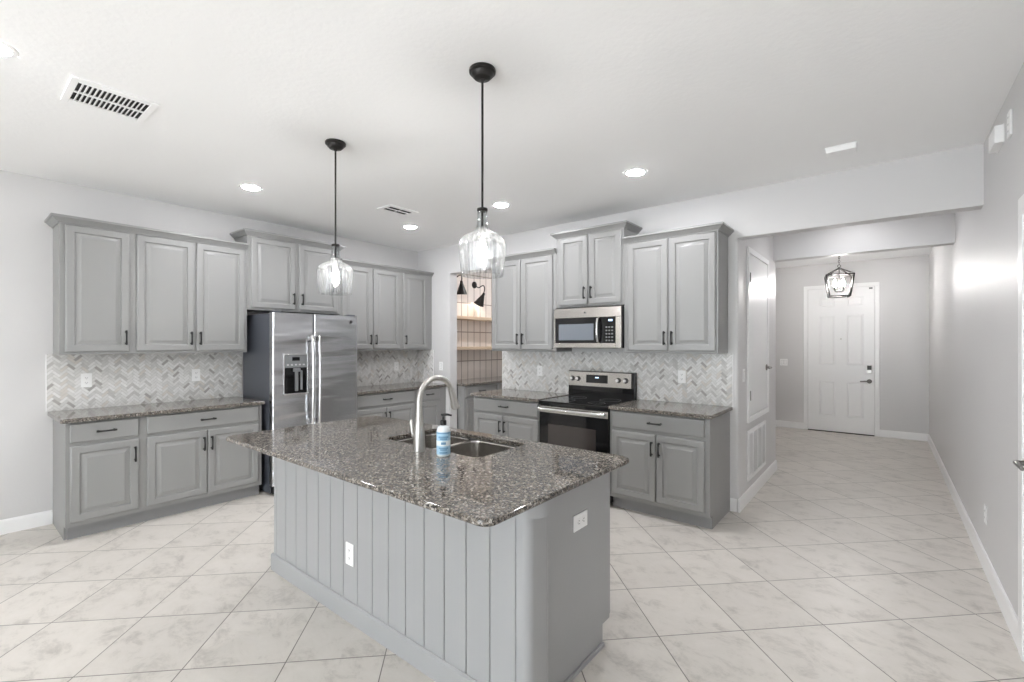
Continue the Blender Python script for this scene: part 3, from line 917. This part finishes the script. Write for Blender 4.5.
# soap bottle
bt = thing('soap_bottle', 'pump soap bottle with pale blue label beside the faucet', 'soap bottle', (-1.715, 1.580, 0.9221))
MB().lathe([(0, 0), (0.030, 0), (0.0335, 0.004), (0.0335, 0.120), (0.032, 0.134), (0.026, 0.145), (0.015, 0.151), (0.0125, 0.153), (0.0125, 0.158), (0, 0.158)], 28).build('bottle_body', 'bottle', bt)
lab = MB().lathe([(0.0338, 0.010), (0.0342, 0.011), (0.0342, 0.119), (0.0338, 0.120)], 28).build('bottle_label', 'label_blue', bt)
tag(lab, 'pale blue wrap label')
MB().lathe([(0.0344, 0.052), (0.0346, 0.0525), (0.0346, 0.078), (0.0344, 0.0785)], 28).build('label_band', 'label_white', lab)
MB().lathe([(0.0344, 0.112), (0.0346, 0.1125), (0.0346, 0.119), (0.0344, 0.1195)], 28).build('label_stripe', 'label_dark', lab)
pr = MB()
for z, hw, hh in ((0.096, 0.75, 0.0045), (0.087, 0.55, 0.0035), (0.066, 0.35, 0.006), (0.042, 0.7, 0.003), (0.034, 0.5, 0.003), (0.020, 0.6, 0.0035)):
    a0 = math.atan2(-1.58, 1.723)
    n_ = 8
    ring = [(0.03475 * math.cos(a0 + t), 0.03475 * math.sin(a0 + t)) for t in [(-hw + 2 * hw * i / n_) for i in range(n_ + 1)]]
    for p, q in zip(ring, ring[1:]):
        vs = [pr.bm.verts.new(v) for v in ((p[0], p[1], z - hh), (q[0], q[1], z - hh), (q[0], q[1], z + hh), (p[0], p[1], z + hh))]
        pr.bm.faces.new(vs)
pr.build('label_print', 'label_dark', lab)
pm = MB().lathe([(0.0, 0.151), (0.0155, 0.151), (0.0155, 0.172), (0.013, 0.176), (0.007, 0.178), (0.006, 0.188), (0.006, 0.196), (0.011, 0.198), (0.013, 0.203), (0.012, 0.208), (0, 0.210)], 20)
pm.tube([(0, 0, 0.203), (0.02, 0.012, 0.204), (0.036, 0.022, 0.200)], [0.007, 0.006, 0.0045], 10)
pm.build('pump', 'black_plastic', bt)

# ------------------------------------------------------------------ refrigerator (front faces +x; frame x along +Y)
FX = -4.60
fw = 0.925
fr_ = thing('refrigerator', 'stainless side-by-side refrigerator with ice dispenser and dark sides', 'refrigerator', (FX, 2.022, 0), R90)
FD = FX - XL - 0.03
MB().box(0.004, fw - 0.004, 0.075, FD, 0.012, 1.775, 0.006).build('cabinet_body', 'fridge_side', fr_)
MB().box(0.02, fw - 0.02, 0.03, 0.08, 0.012, 0.085, 0.004).build('base_grille', 'black_plastic', fr_)
sp = 0.415
def fdoor(x0, x1, z0=0.095, z1=1.783):
    mb = MB()
    # softly rounded vertical edges
    r = 0.018; pts = [(x0, 0.07)]
    pts += [(x0 + r - r * math.cos(math.radians(a)), r - r * math.sin(math.radians(a))) for a in range(0, 91, 15)]
    pts += [(x1 - r + r * math.sin(math.radians(a)), r - r * math.cos(math.radians(a))) for a in range(0, 91, 15)]
    pts += [(x1, 0.07)]
    mb.prism(pts, 'z', z0, z1)
    return mb
dl = fdoor(0, sp - 0.003).build('freezer_door', 'steel', fr_)
dr = fdoor(sp + 0.003, fw).build('fresh_food_door', 'steel', fr_)
def fhandle(x, par):
    mb = MB().tube([(x, -0.045, 0.66), (x, -0.056, 0.72), (x, -0.063, 0.9), (x, -0.066, 1.1), (x, -0.063, 1.35), (x, -0.056, 1.5), (x, -0.045, 1.56)],
                   [0.012, 0.0135, 0.0135, 0.0135, 0.0135, 0.0135, 0.012], 14)
    for z in (0.69, 1.53):
        mb.tube([(x, 0.0, z), (x, -0.05, z)], [0.012, 0.012], 12)
        mb.box(x - 0.014, x + 0.014, -0.058, -0.001, z - 0.022, z + 0.022, 0.006)
    mb.build('handle', 'chrome', par)
fhandle(sp - 0.040, dl); fhandle(sp + 0.032, dr)
dx0, dx1, dzb, dzt, dzm = 0.112, 0.338, 0.985, 1.365, 1.238
dp = MB()
dp.box(dx0 - 0.012, dx0, -0.007, 0.001, dzb - 0.012, dzt + 0.012, 0.002); dp.box(dx1, dx1 + 0.012, -0.007, 0.001, dzb - 0.012, dzt + 0.012, 0.002)
dp.box(dx0, dx1, -0.007, 0.001, dzt, dzt + 0.012, 0.002); dp.box(dx0 - 0.012, dx1 + 0.012, -0.02, 0.001, dzb - 0.014, dzb, 0.003)
dsp = dp.build('dispenser_frame', 'chrome', dl)
dp = MB().box(dx0, dx1, -0.004, 0.0, dzm, dzt, 0.001, 1); dp.build('dispenser_controls', 'grey_plastic', dl)
dp = MB().box(dx0 + 0.075, dx1 - 0.075, -0.0055, -0.003, dzm + 0.07, dzm + 0.105, 0.0005, 1)
dp.build('dispenser_display', 'black_glass', dl)
for i in range(5):
    dp = MB().box(dx0 + 0.022 + i * 0.04, dx0 + 0.042 + i * 0.04, -0.0055, -0.003, dzm + 0.022, dzm + 0.037, 0.0005, 1)
    dp.build('dispenser_button', 'soft_slot', dl)
dp = MB().box(dx0, dx1, -0.0025, 0.0, dzb, dzm, 0.0); dp.build('dispenser_recess', 'black_glass', dl)
dp = MB().box(dx0 + 0.10, dx0 + 0.13, -0.02, -0.002, dzb + 0.02, dzm - 0.02, 0.004); dp.box(dx0 + 0.155, dx0 + 0.175, -0.018, -0.002, dzb + 0.03, dzm - 0.03, 0.004)
dp.box(dx0 + 0.08, dx0 + 0.15, -0.03, -0.002, dzm - 0.04, dzm - 0.005, 0.006)
dp.build('dispenser_paddle', 'grey_plastic', dl)
lg = MB().lathe([(0, 0), (0.021, 0), (0.021, 0.003), (0.018, 0.004), (0, 0.004)], 24, (fw - 0.088, 0.0, 1.715), (0, -1, 0)).build('badge', 'slot', dr)
tag(lg, 'small round dark badge')
MB().tube([(fw - 0.088 + 0.0165 * math.cos(2 * PI * i / 24), -0.0042, 1.715 + 0.0165 * math.sin(2 * PI * i / 24)) for i in range(24)], 0.0012, 6, closed=True).build('badge_ring', 'chrome', lg)
for x in (0.02, fw - 0.09): MB().box(x, x + 0.07, 0.02, 0.11, 1.783, 1.80, 0.004).build('hinge_cover', 'fridge_side', fr_)

# ------------------------------------------------------------------ microwave (faces -y)
mw = thing('microwave', 'over-range stainless microwave with black glass door', 'microwave', (-2.694, 4.03, 1.438))
mww, mwh, mwd = 0.757, 0.398, YR - 4.03 - 0.002
MB().box(0.0, mww, 0.022, mwd, 0.004, mwh, 0.003).build('case', 'black_plastic', mw)
MB().box(0.0, mww, 0.0, 0.0215, mwh - 0.098, mwh, 0.004).build('top_panel', 'steel_dull', mw)
mdo = MB()
mdo.box(0, 0.546, 0, 0.0215, 0, 0.046, 0.003); mdo.box(0, 0.018, 0, 0.0215, 0.046, mwh - 0.099, 0.002)
mdo = mdo.build('door', 'steel_dull', mw)
MB().box(0.019, 0.546, 0.001, 0.0215, 0.0465, mwh - 0.099, 0.001, 1).build('door_glass', 'black_glass', mdo)
MB().box(0.062, 0.468, -0.0003, 0.002, 0.075, 0.238, 0.0).build('door_window', 'micro_glass', mdo)
cp = MB().box(0.547, 0.700, 0.001, 0.0215, 0.0465, mwh - 0.099, 0.001, 1).build('control_panel', 'black_glass', mw)
kb = MB()
for r_ in range(5):
    for c_ in range(3):
        kb.box(0.598 + c_ * 0.030, 0.616 + c_ * 0.030, -0.0004, 0.002, 0.065 + r_ * 0.032, 0.078 + r_ * 0.032)
kb.build('keypad', 'grey_plastic', cp)
MB().box(0.630, 0.668, -0.0005, 0.002, 0.258, 0.274).build('display', 'digits', cp)
pf = MB()
pf.box(0.701, mww, 0, 0.0215, 0, mwh - 0.099, 0.003); pf.box(0.547, 0.7005, 0, 0.0215, 0, 0.046, 0.003)
pf.build('panel_frame', 'steel_dull', mw)
hx = 0.526
MB().tube([(hx, 0.0, 0.055), (hx, -0.03, 0.065), (hx, -0.042, 0.11), (hx, -0.046, 0.175), (hx, -0.042, 0.24), (hx, -0.03, 0.28), (hx, 0.0, 0.29)], [0.011, 0.012, 0.0125, 0.0125, 0.0125, 0.012, 0.011], 14).build('handle', 'chrome', mdo)
MB().lathe([(0, 0), (0.010, 0), (0.010, 0.002), (0, 0.003)], 20, (0.37, 0.0, mwh - 0.048), (0, -1, 0)).build('badge', 'grey_plastic', mw)
MB().box(0.05, 0.7, 0.05, 0.36, -0.003, 0.0035, 0.001, 1).build('underside_vent', 'slot', mw)

# ------------------------------------------------------------------ range (faces -y)
RX0, RW = -2.699, 0.763
rg = thing('kitchen_range', 'black and stainless electric range with rear control panel', 'range', (RX0, 3.762, 0))
rd = YR - 3.762 - 0.012
MB().box(0.003, RW - 0.003, 0.045, rd, 0.03, 0.902, 0.003).build('body', 'black_plastic', rg)
for x in (0.05, RW - 0.05):
    for y in (0.1, rd - 0.08): MB().lathe([(0, 0), (0.02, 0), (0.016, 0.032), (0, 0.032)], 14, (x, y, 0)).build('foot', 'black_plastic', rg)
ct = MB().box(0, RW, 0.0, rd - 0.07, 0.9025, 0.914, 0.004).build('cooktop', 'black_glass', rg)
for (x, y, r) in ((0.2, 0.17, 0.105), (0.56, 0.17, 0.08), (0.2, 0.45, 0.08), (0.56, 0.45, 0.105)):
    MB().tube([(x + r * math.cos(2 * PI * i / 40), y + r * math.sin(2 * PI * i / 40), 0.9137) for i in range(40)], 0.0009, 6, closed=True).build('burner_ring', 'grey_plastic', ct)
MB().box(0.001, RW - 0.001, 0.006, 0.044, 0.868, 0.902, 0.003).build('front_strip', 'black_glass', rg)
od = MB().box(0.004, RW - 0.004, 0.012, 0.044, 0.225, 0.866, 0.004).build('oven_door', 'black_glass', rg)
MB().box(0.11, RW - 0.125, 0.0105, 0.013, 0.35, 0.69, 0.0005, 1).build('oven_window', 'window_glass_dark', od)
MB().box(0.004, RW - 0.004, 0.009, 0.013, 0.80, 0.864, 0.002, 1).build('door_band', 'steel_dull', od)
hb = MB().tube([(0.02, -0.028, 0.838), (0.2, -0.036, 0.838), (0.38, -0.038, 0.838), (0.56, -0.036, 0.838), (RW - 0.02, -0.028, 0.838)], 0.0135, 14)
for x in (0.035, RW - 0.035): hb.box(x - 0.015, x + 0.015, -0.03, 0.012, 0.825, 0.851, 0.005)
hb.build('handle', 'chrome', od)
MB().box(0.004, RW - 0.004, 0.012, 0.044, 0.055, 0.218, 0.004).build('storage_drawer', 'steel_dull', rg)
# back guard
gy = rd - 0.07
MB().prism([(gy, 0.903), (gy, 1.03), (gy + 0.006, 1.188), (rd, 1.188), (rd, 0.903)], 'x', 0.002, RW - 0.002, 0.003).build('back_guard', 'black_glass', rg)
cpn = MB().prism([(gy - 0.006, 1.03), (gy, 1.178), (gy + 0.003, 1.178), (gy - 0.001, 1.03)], 'x', 0.004, RW - 0.03).build('control_panel', 'steel_dull', rg)
MB().prism([(gy - 0.0072, 1.066), (gy - 0.004, 1.15), (gy, 1.15), (gy - 0.002, 1.066)], 'x', 0.225, 0.475).build('display', 'black_glass', cpn)
MB().box(0.335, 0.372, gy - 0.0078, gy - 0.004, 1.118, 1.128).build('clock_digits', 'digits', cpn)
for x in (0.055, 0.125, 0.595, 0.675):
    kn = MB().lathe([(0, 0), (0.026, 0), (0.026, 0.004), (0.021, 0.006), (0.019, 0.024), (0.016, 0.027), (0, 0.027)], 24, (x, gy - 0.003, 1.105), (0, -1, 0.04))
    kn = kn.build('knob', 'black_plastic', cpn)
    MB().lathe([(0.0, 0.0), (0.0165, 0.0), (0.0165, 0.003), (0, 0.0035)], 24, (x, gy - 0.0295, 1.106), (0, -1, 0.04)).build('knob_cap', 'chrome', kn)

# ------------------------------------------------------------------ outlets and switches (frame: faces -y)
def plate(label, name, cat, loc, rot, kind, gangs=1, group=None, w=0.072, h=0.118):
    o = thing(name, label, cat, loc, rot, group)
    W = w + 0.046 * (gangs - 1)
    MB().box(-W / 2, W / 2, -0.006, -0.0005, -h / 2, h / 2, 0.0025).build('cover_plate', 'white_plastic', o)
    for g_ in range(gangs):
        cx = (g_ - (gangs - 1) / 2) * 0.046
        k_ = kind[g_] if isinstance(kind, (list, tuple)) else kind
        if k_ == 'outlet':
            for s in (-1, 1):
                so = MB().box(cx - 0.017, cx + 0.017, -0.0078, -0.0055, s * 0.021 - 0.014, s * 0.021 + 0.014, 0.003).build('socket', 'white_plastic', o)
                sl = MB()
                for dx in (-0.0065, 0.0065): sl.box(cx + dx - 0.0012, cx + dx + 0.0012, -0.0082, -0.007, s * 0.021 - 0.003, s * 0.021 + 0.006)
                sl.lathe([(0, 0), (0.0024, 0), (0, 0.0003)], 10, (cx, -0.0079, s * 0.021 - 0.008), (0, -1, 0))
                sl.build('slot', 'slot', so)
        else:
            MB().box(cx - 0.0185, cx + 0.0185, -0.007, -0.0055, -0.0355, 0.0355, 0.001).build('rocker_surround', 'soft_slot', o)
            MB().prism([(-0.0075, -0.032), (-0.011, -0.031), (-0.0085, 0.0), (-0.008, 0.031), (-0.0075, 0.032)], 'x', cx - 0.0155, cx + 0.0155).build('rocker', 'white_plastic', o)
    return o
GO = 'white outlets'
bs_ = 0.0078
plate('white outlet on the left backsplash near the open end', 'wall_outlet', 'outlet', (XL + bs_, 0.792, 1.165), R90, 'outlet', 1, GO)
plate('white outlet on the left backsplash nearer the refrigerator', 'wall_outlet', 'outlet', (XL + bs_, 1.602, 1.167), R90, 'outlet', 1, GO)
plate('white outlet on the corner backsplash right of the refrigerator', 'wall_outlet', 'outlet', (XL + bs_, 4.02, 1.162), R90, 'outlet', 1, GO)
plate('white outlet on the backsplash left of the range', 'wall_outlet', 'outlet', (-3.132, YR - bs_, 1.163), 0, 'outlet', 1, GO)
plate('white outlet on the backsplash right of the range', 'wall_outlet', 'outlet', (-1.492, YR - bs_, 1.167), 0, 'outlet', 1, GO)
plate('white outlet low on the shiplap front of the island', 'wall_outlet', 'outlet', (-2.221, IY0 + 0.010, 0.358), 0, 'outlet', 1, GO)
o = plate('white sideways outlet on the end panel of the island', 'wall_outlet', 'outlet', (IX1, 1.827, 0.676), R90, 'outlet', 1, GO)
o.rotation_euler = (0, PI / 2, R90)
plate('white outlet low on the long right wall', 'wall_outlet', 'outlet', (XR, 4.312, 0.36), -R90, 'outlet', 1, GO)
plate('white light switch on the wall stub left of the pantry opening', 'light_switch', 'switch', (-4.83, YR, 1.165), 0, 'switch', 1)
plate('white light switch on the hall corner right of the backsplash', 'light_switch', 'switch', (XH, 4.60, 1.19), R90, 'switch', 1)
plate('white double light switch on the entry wall left of the front door', 'light_switch', 'switch', (-1.40, YD, 1.15), 0, 'switch', 2)

# chime and sensor on the right wall, sensor bar on the ceiling
ch = thing('door_chime', 'white boxy door chime high on the right wall', 'door chime', (XR, 3.90, 2.60), -R90)
MB().box(0, 0.19, -0.040, -0.0005, 0, 0.10, 0.006).build('cover', 'white_plastic', ch)
MB().box(-0.003, 0.193, -0.006, -0.0005, -0.003, 0.103, 0.002).build('mounting_plate', 'white_plastic', ch)
ws = thing('wall_sensor', 'slim white sensor plate right of the door chime', 'sensor', (XR, 3.57, 2.565), -R90)
MB().box(0, 0.075, -0.012, -0.0005, 0, 0.135, 0.005).build('cover', 'white_plastic', ws)
sl = MB()
for i in range(3): sl.box(0.03, 0.045, -0.0128, -0.0115, 0.027 + i * 0.036, 0.035 + i * 0.036)
sl.build('slot', 'soft_slot', ws)
cs = thing('alarm_siren', 'white rectangular alarm box on the ceiling near the hall header', 'alarm', (-0.235, 3.89, ZC))
MB().box(-0.085, 0.085, -0.06, 0.06, -0.04, -0.0005, 0.008).build('cover', 'white_plastic', cs)
MB().box(-0.09, 0.09, -0.065, 0.065, -0.01, -0.0003, 0.003).build('mounting_plate', 'white_plastic', cs)

# ------------------------------------------------------------------ ceiling registers
def register(label, cx, cy, w, d_, nx, ny, ix, iy):
    v = thing('ceiling_vent', label, 'ceiling vent', (cx, cy, ZC), 0, 'ceiling vents')
    MB().box(-ix, ix, -iy, iy, -0.0025, -0.0005).build('duct_shade_plate', 'duct', v)  # thin dark plate on the ceiling, painted as the duct's shade
    fr = MB()
    t = 0.010
    fr.box(-w / 2, w / 2, -d_ / 2, -iy, -t, -0.0003, 0.003); fr.box(-w / 2, w / 2, iy, d_ / 2, -t, -0.0003, 0.003)
    fr.box(-w / 2, -ix, -iy, iy, -t, -0.0003, 0.003); fr.box(ix, w / 2, -iy, iy, -t, -0.0003, 0.003)
    if ix > 0.08: fr.box(-0.008, 0.008, -iy, iy, -t, -0.003, 0.001)
    fr.build('frame', 'ceiling', v)
    lv = MB()
    for i in range(1, ny):
        y = -iy + 2 * iy * i / ny
        lv.prism([(y - 0.006, -t + 0.001), (y - 0.003, -t), (y + 0.005, -0.003), (y + 0.002, -0.003)], 'x', -ix, ix)
    for i in range(1, nx):
        x = -ix + 2 * ix * i / nx
        lv.prism([(x - 0.006, -t + 0.001), (x - 0.003, -t), (x + 0.005, -0.003), (x + 0.002, -0.003)], 'y', -iy, iy)
    lv.build('louver', 'ceiling', v)
    return v
register('large square white ceiling vent above the left base cabinets', -3.343, 0.596, 0.35, 0.36, 1, 15, 0.128, 0.148)
register('small white ceiling vent near the refrigerator', -3.825, 2.905, 0.23, 0.35, 2, 2, 0.068, 0.135)

# ------------------------------------------------------------------ recessed lights
def can(loc, label, first=None):
    if first is not None: return copy_thing(first, loc, label)
    c = thing('recessed_light', label, 'ceiling light', loc, 0, 'recessed ceiling lights')
    MB().lathe([(0.066, -0.002), (0.070, -0.005), (0.088, -0.004), (0.092, -0.0005)], 36).build('trim_ring', 'white_plastic', c)
    MB().lathe([(0, -0.0105), (0.03, -0.010), (0.050, -0.0080), (0.061, -0.0052), (0.066, -0.002), (0.066, -0.0008)], 36).build('lens', 'glow_can', c)
    return c
c0 = can((-4.253, 1.688, ZC), 'lit recessed ceiling light above the two-door cabinet left of the refrigerator')
can((-1.528, 3.438, ZC), 'lit recessed ceiling light in front of the range', c0)
can((-2.902, 3.425, ZC), 'lit recessed ceiling light in front of the pantry opening', c0)
can((-4.263, 3.416, ZC), 'lit recessed ceiling light beside the small ceiling vent', c0)
can((-3.14, 0.143, ZC), 'lit recessed ceiling light cut off at the left edge beside the large vent', c0)
hc = can((-0.25, 5.5, ZC), 'lit recessed ceiling light hidden behind the hall header', c0)
for o in hc.children:
    if o.name.startswith('lens'):
        o.data = o.data.copy(); o.data.materials[0] = M['glow_hall']
can((-4.2, 5.4, ZC), 'added unseen ceiling light brightening the pantry', c0)  # lamp put in for the pantry's light level, out of view above the opening

# ------------------------------------------------------------------ pendants
def pendant(loc, label, first=None):
    if first is not None: return copy_thing(first, loc, label)
    p = thing('pendant_light', label, 'pendant light', loc, 0, 'jug pendants over the island')
    top = ZC
    MB().lathe([(0.064, top - 0.0005), (0.066, top - 0.005), (0.065, top - 0.015), (0.055, top - 0.020), (0.052, top - 0.03), (0.040, top - 0.042), (0.014, top - 0.048), (0.007, top - 0.058), (0, top - 0.058)], 32).build('canopy', 'bronze', p)
    MB().tube([(0, 0, top - 0.06), (0, 0, 2.3), (0, 0, 2.04)], 0.0058, 12).build('stem', 'bronze', p)
    MB().lathe([(0, 2.143), (0.0245, 2.143), (0.0265, 2.140), (0.0265, 2.131), (0.0225, 2.128), (0, 2.128)], 28).build('shade_cap', 'bronze', p)
    MB().lathe([(0, 2.05), (0.017, 2.05), (0.021, 2.04), (0.021, 2.0), (0.017, 1.995), (0, 1.995)], 24).build('lamp_socket', 'nickel', p)
    prof = [(0.024, 2.128), (0.0245, 2.105), (0.026, 2.08), (0.030, 2.055), (0.037, 2.038), (0.052, 2.025), (0.075, 2.014), (0.096, 2.002), (0.109, 1.987), (0.115, 1.968),
            (0.1155, 1.945), (0.113, 1.91), (0.109, 1.865), (0.105, 1.83), (0.103, 1.812)]
    inner = [(r - 0.003, z) for r, z in reversed(prof)]
    MB().lathe(prof + [(0.1015, 1.8105)] + inner, 48).build('glass_shade', 'glass', p, smooth=60)
    bl = MB().lathe([(0, 1.996), (0.012, 1.994), (0.013, 1.98), (0.019, 1.96), (0.024, 1.93), (0.024, 1.90), (0.018, 1.875), (0.008, 1.864), (0, 1.863)], 24).build('light_bulb', 'bulb_glass', p)
    MB().lathe([(0, 1.965), (0.006, 1.962), (0.007, 1.94), (0.006, 1.918), (0, 1.915)], 14).build('filament', 'glow_bulb', bl)
    return p
p0 = pendant((-1.54, 1.676, 0), 'clear glass jug pendant hanging nearer the range and the camera')
pendant((-2.861, 1.665, 0), 'clear glass jug pendant hanging nearer the refrigerator', p0)
for o in bpy.data.objects:
    if o.name.startswith('pendant_light'): o['note'] = ''
    if 'note' in o.keys(): del o['note']

# ------------------------------------------------------------------ entry lantern
ln = thing('lantern_light', 'open dark metal lantern hanging in front of the front door', 'lantern', (-0.50, 7.85, 0))
zt, zb, za = 2.425, 2.135, 2.525
ht, hb_ = 0.155, 0.118
fm = MB()
T = [(sx * ht, sy * ht, zt) for sx, sy in ((-1, -1), (1, -1), (1, 1), (-1, 1))]
B = [(sx * hb_, sy * hb_, zb) for sx, sy in ((-1, -1), (1, -1), (1, 1), (-1, 1))]
for i in range(4):
    fm.tube([T[i], T[(i + 1) % 4]], 0.0105, 8); fm.tube([B[i], B[(i + 1) % 4]], 0.0105, 8); fm.tube([T[i], B[i]], 0.0105, 8); fm.tube([T[i], (0, 0, za)], 0.0095, 8)
fo = fm.build('cage', 'bronze', ln); fo.rotation_euler = (0, 0, math.radians(8))
st = MB().tube([(0, 0, za + 0.01), (0, 0, 2.22)], 0.006, 10).lathe([(0, 2.195), (0.018, 2.2), (0.02, 2.215), (0.008, 2.225)], 16)
for i in range(4):
    a = PI / 4 + i * PI / 2
    st.tube([(0, 0, 2.21), (0.035 * math.cos(a), 0.035 * math.sin(a), 2.20), (0.06 * math.cos(a), 0.06 * math.sin(a), 2.205), (0.066 * math.cos(a), 0.066 * math.sin(a), 2.225)], 0.005, 8)
st.build('candle_arms', 'bronze', ln)
for i in range(4):
    a = PI / 4 + i * PI / 2; q = (0.066 * math.cos(a), 0.066 * math.sin(a), 0)
    cd = MB().lathe([(0, 2.22), (0.014, 2.222), (0.011, 2.23), (0.0105, 2.27), (0, 2.27)], 14, q).build('candle_sleeve', 'bronze', ln)
    MB().lathe([(0, 2.27), (0.008, 2.272), (0.017, 2.30), (0.016, 2.325), (0.007, 2.355), (0, 2.368)], 16, q).build('candle_bulb', 'glow_candle', cd)
chn = MB()
z = za + 0.012
chn.tube([(0.018 * math.cos(2 * PI * i / 16), 0, z + 0.018 + 0.018 * math.sin(2 * PI * i / 16)) for i in range(16)], 0.004, 8, closed=True)
z += 0.036; k = 0
while z < ZC - 0.05:
    ax = (lambda t: (t, 0)) if k % 2 else (lambda t: (0, t))
    chn.tube([ax(0.010 * math.cos(2 * PI * i / 12)) + (z + 0.014 + 0.018 * math.sin(2 * PI * i / 12),) for i in range(12)], 0.0032, 6, closed=True)
    z += 0.029; k += 1
chn.build('chain', 'bronze', ln)
MB().lathe([(0.065, ZC - 0.0005), (0.065, ZC - 0.012), (0.03, ZC - 0.025), (0.012, ZC - 0.045), (0, ZC - 0.045)], 28).build('canopy', 'bronze', ln)

# ------------------------------------------------------------------ pantry shelves and sconces
for zz, lb in ((1.845, 'upper pale wood shelf under the pantry sconces'), (1.385, 'lower pale wood shelf on the pantry tile')):
    s_ = MB().box(0, 1.895, 0, 0.25, 0, 0.045, 0.003).build('pantry_shelf', 'wood', loc=(XP + 0.251, YR + WT + 0.01, zz), rotz=R90)
    tag(s_, lb, 'shelf', 'pantry shelves')

def sconce(loc, label, tip, aim):
    """gooseneck sconce on the tiled wall (local x out from the wall)"""
    s = thing('wall_sconce', label, 'wall sconce', loc, 0, 'pantry sconces')
    MB().lathe([(0, 0), (0.055, 0.0005), (0.055, 0.008), (0.045, 0.018), (0.015, 0.024), (0, 0.026)], 24, (0.0, 0, 0), (1, 0, 0)).build('wall_plate', 'bronze', s)
    t = Vector(tip)
    P = [(0.015, 0, 0), (0.06, 0, -0.035), (0.11, 0, -0.05), (0.16, 0, -0.03), (0.205, 0, -0.03), (0.225, 0, -0.075), tuple(t)]
    # smooth the arm
    Q = []
    pv = [Vector(p) for p in P]
    for i in range(len(pv) - 1):
        a, b_, c, d_ = pv[max(i - 1, 0)], pv[i], pv[i + 1], pv[min(i + 2, len(pv) - 1)]
        for j in range(5):
            u = j / 5
            Q.append(0.5 * ((2 * b_) + (c - a) * u + (2 * a - 5 * b_ + 4 * c - d_) * u * u + (3 * b_ - a - 3 * c + d_) * u ** 3))
    Q.append(pv[-1])
    MB().tube(Q, 0.008, 10).build('gooseneck_arm', 'bronze', s)
    ax = Vector(aim).normalized()
    sh = MB().lathe([(0.012, -0.02), (0.02, -0.015), (0.024, 0.02), (0.085, 0.185), (0.0835, 0.186), (0.022, 0.024), (0.0, 0.016)], 32, tip, ax)
    sh.build('cone_shade', 'bronze', s)
    b_ = MB().lathe([(0, 0.06), (0.014, 0.065), (0.026, 0.11), (0.02, 0.135), (0, 0.143)], 18, tip, ax)
    b_.build('light_bulb', 'glow_sconce', s)
    return s
sconce((XP, 4.90, 2.53), 'black gooseneck wall sconce nearer the pantry opening edge', (0.215, 0, -0.13), (-0.05, 0.08, -1))
sconce((XP, 5.40, 2.42), 'black gooseneck wall sconce with its cone aimed at the upper shelf', (0.205, 0, -0.16), (-0.62, -0.05, -1))
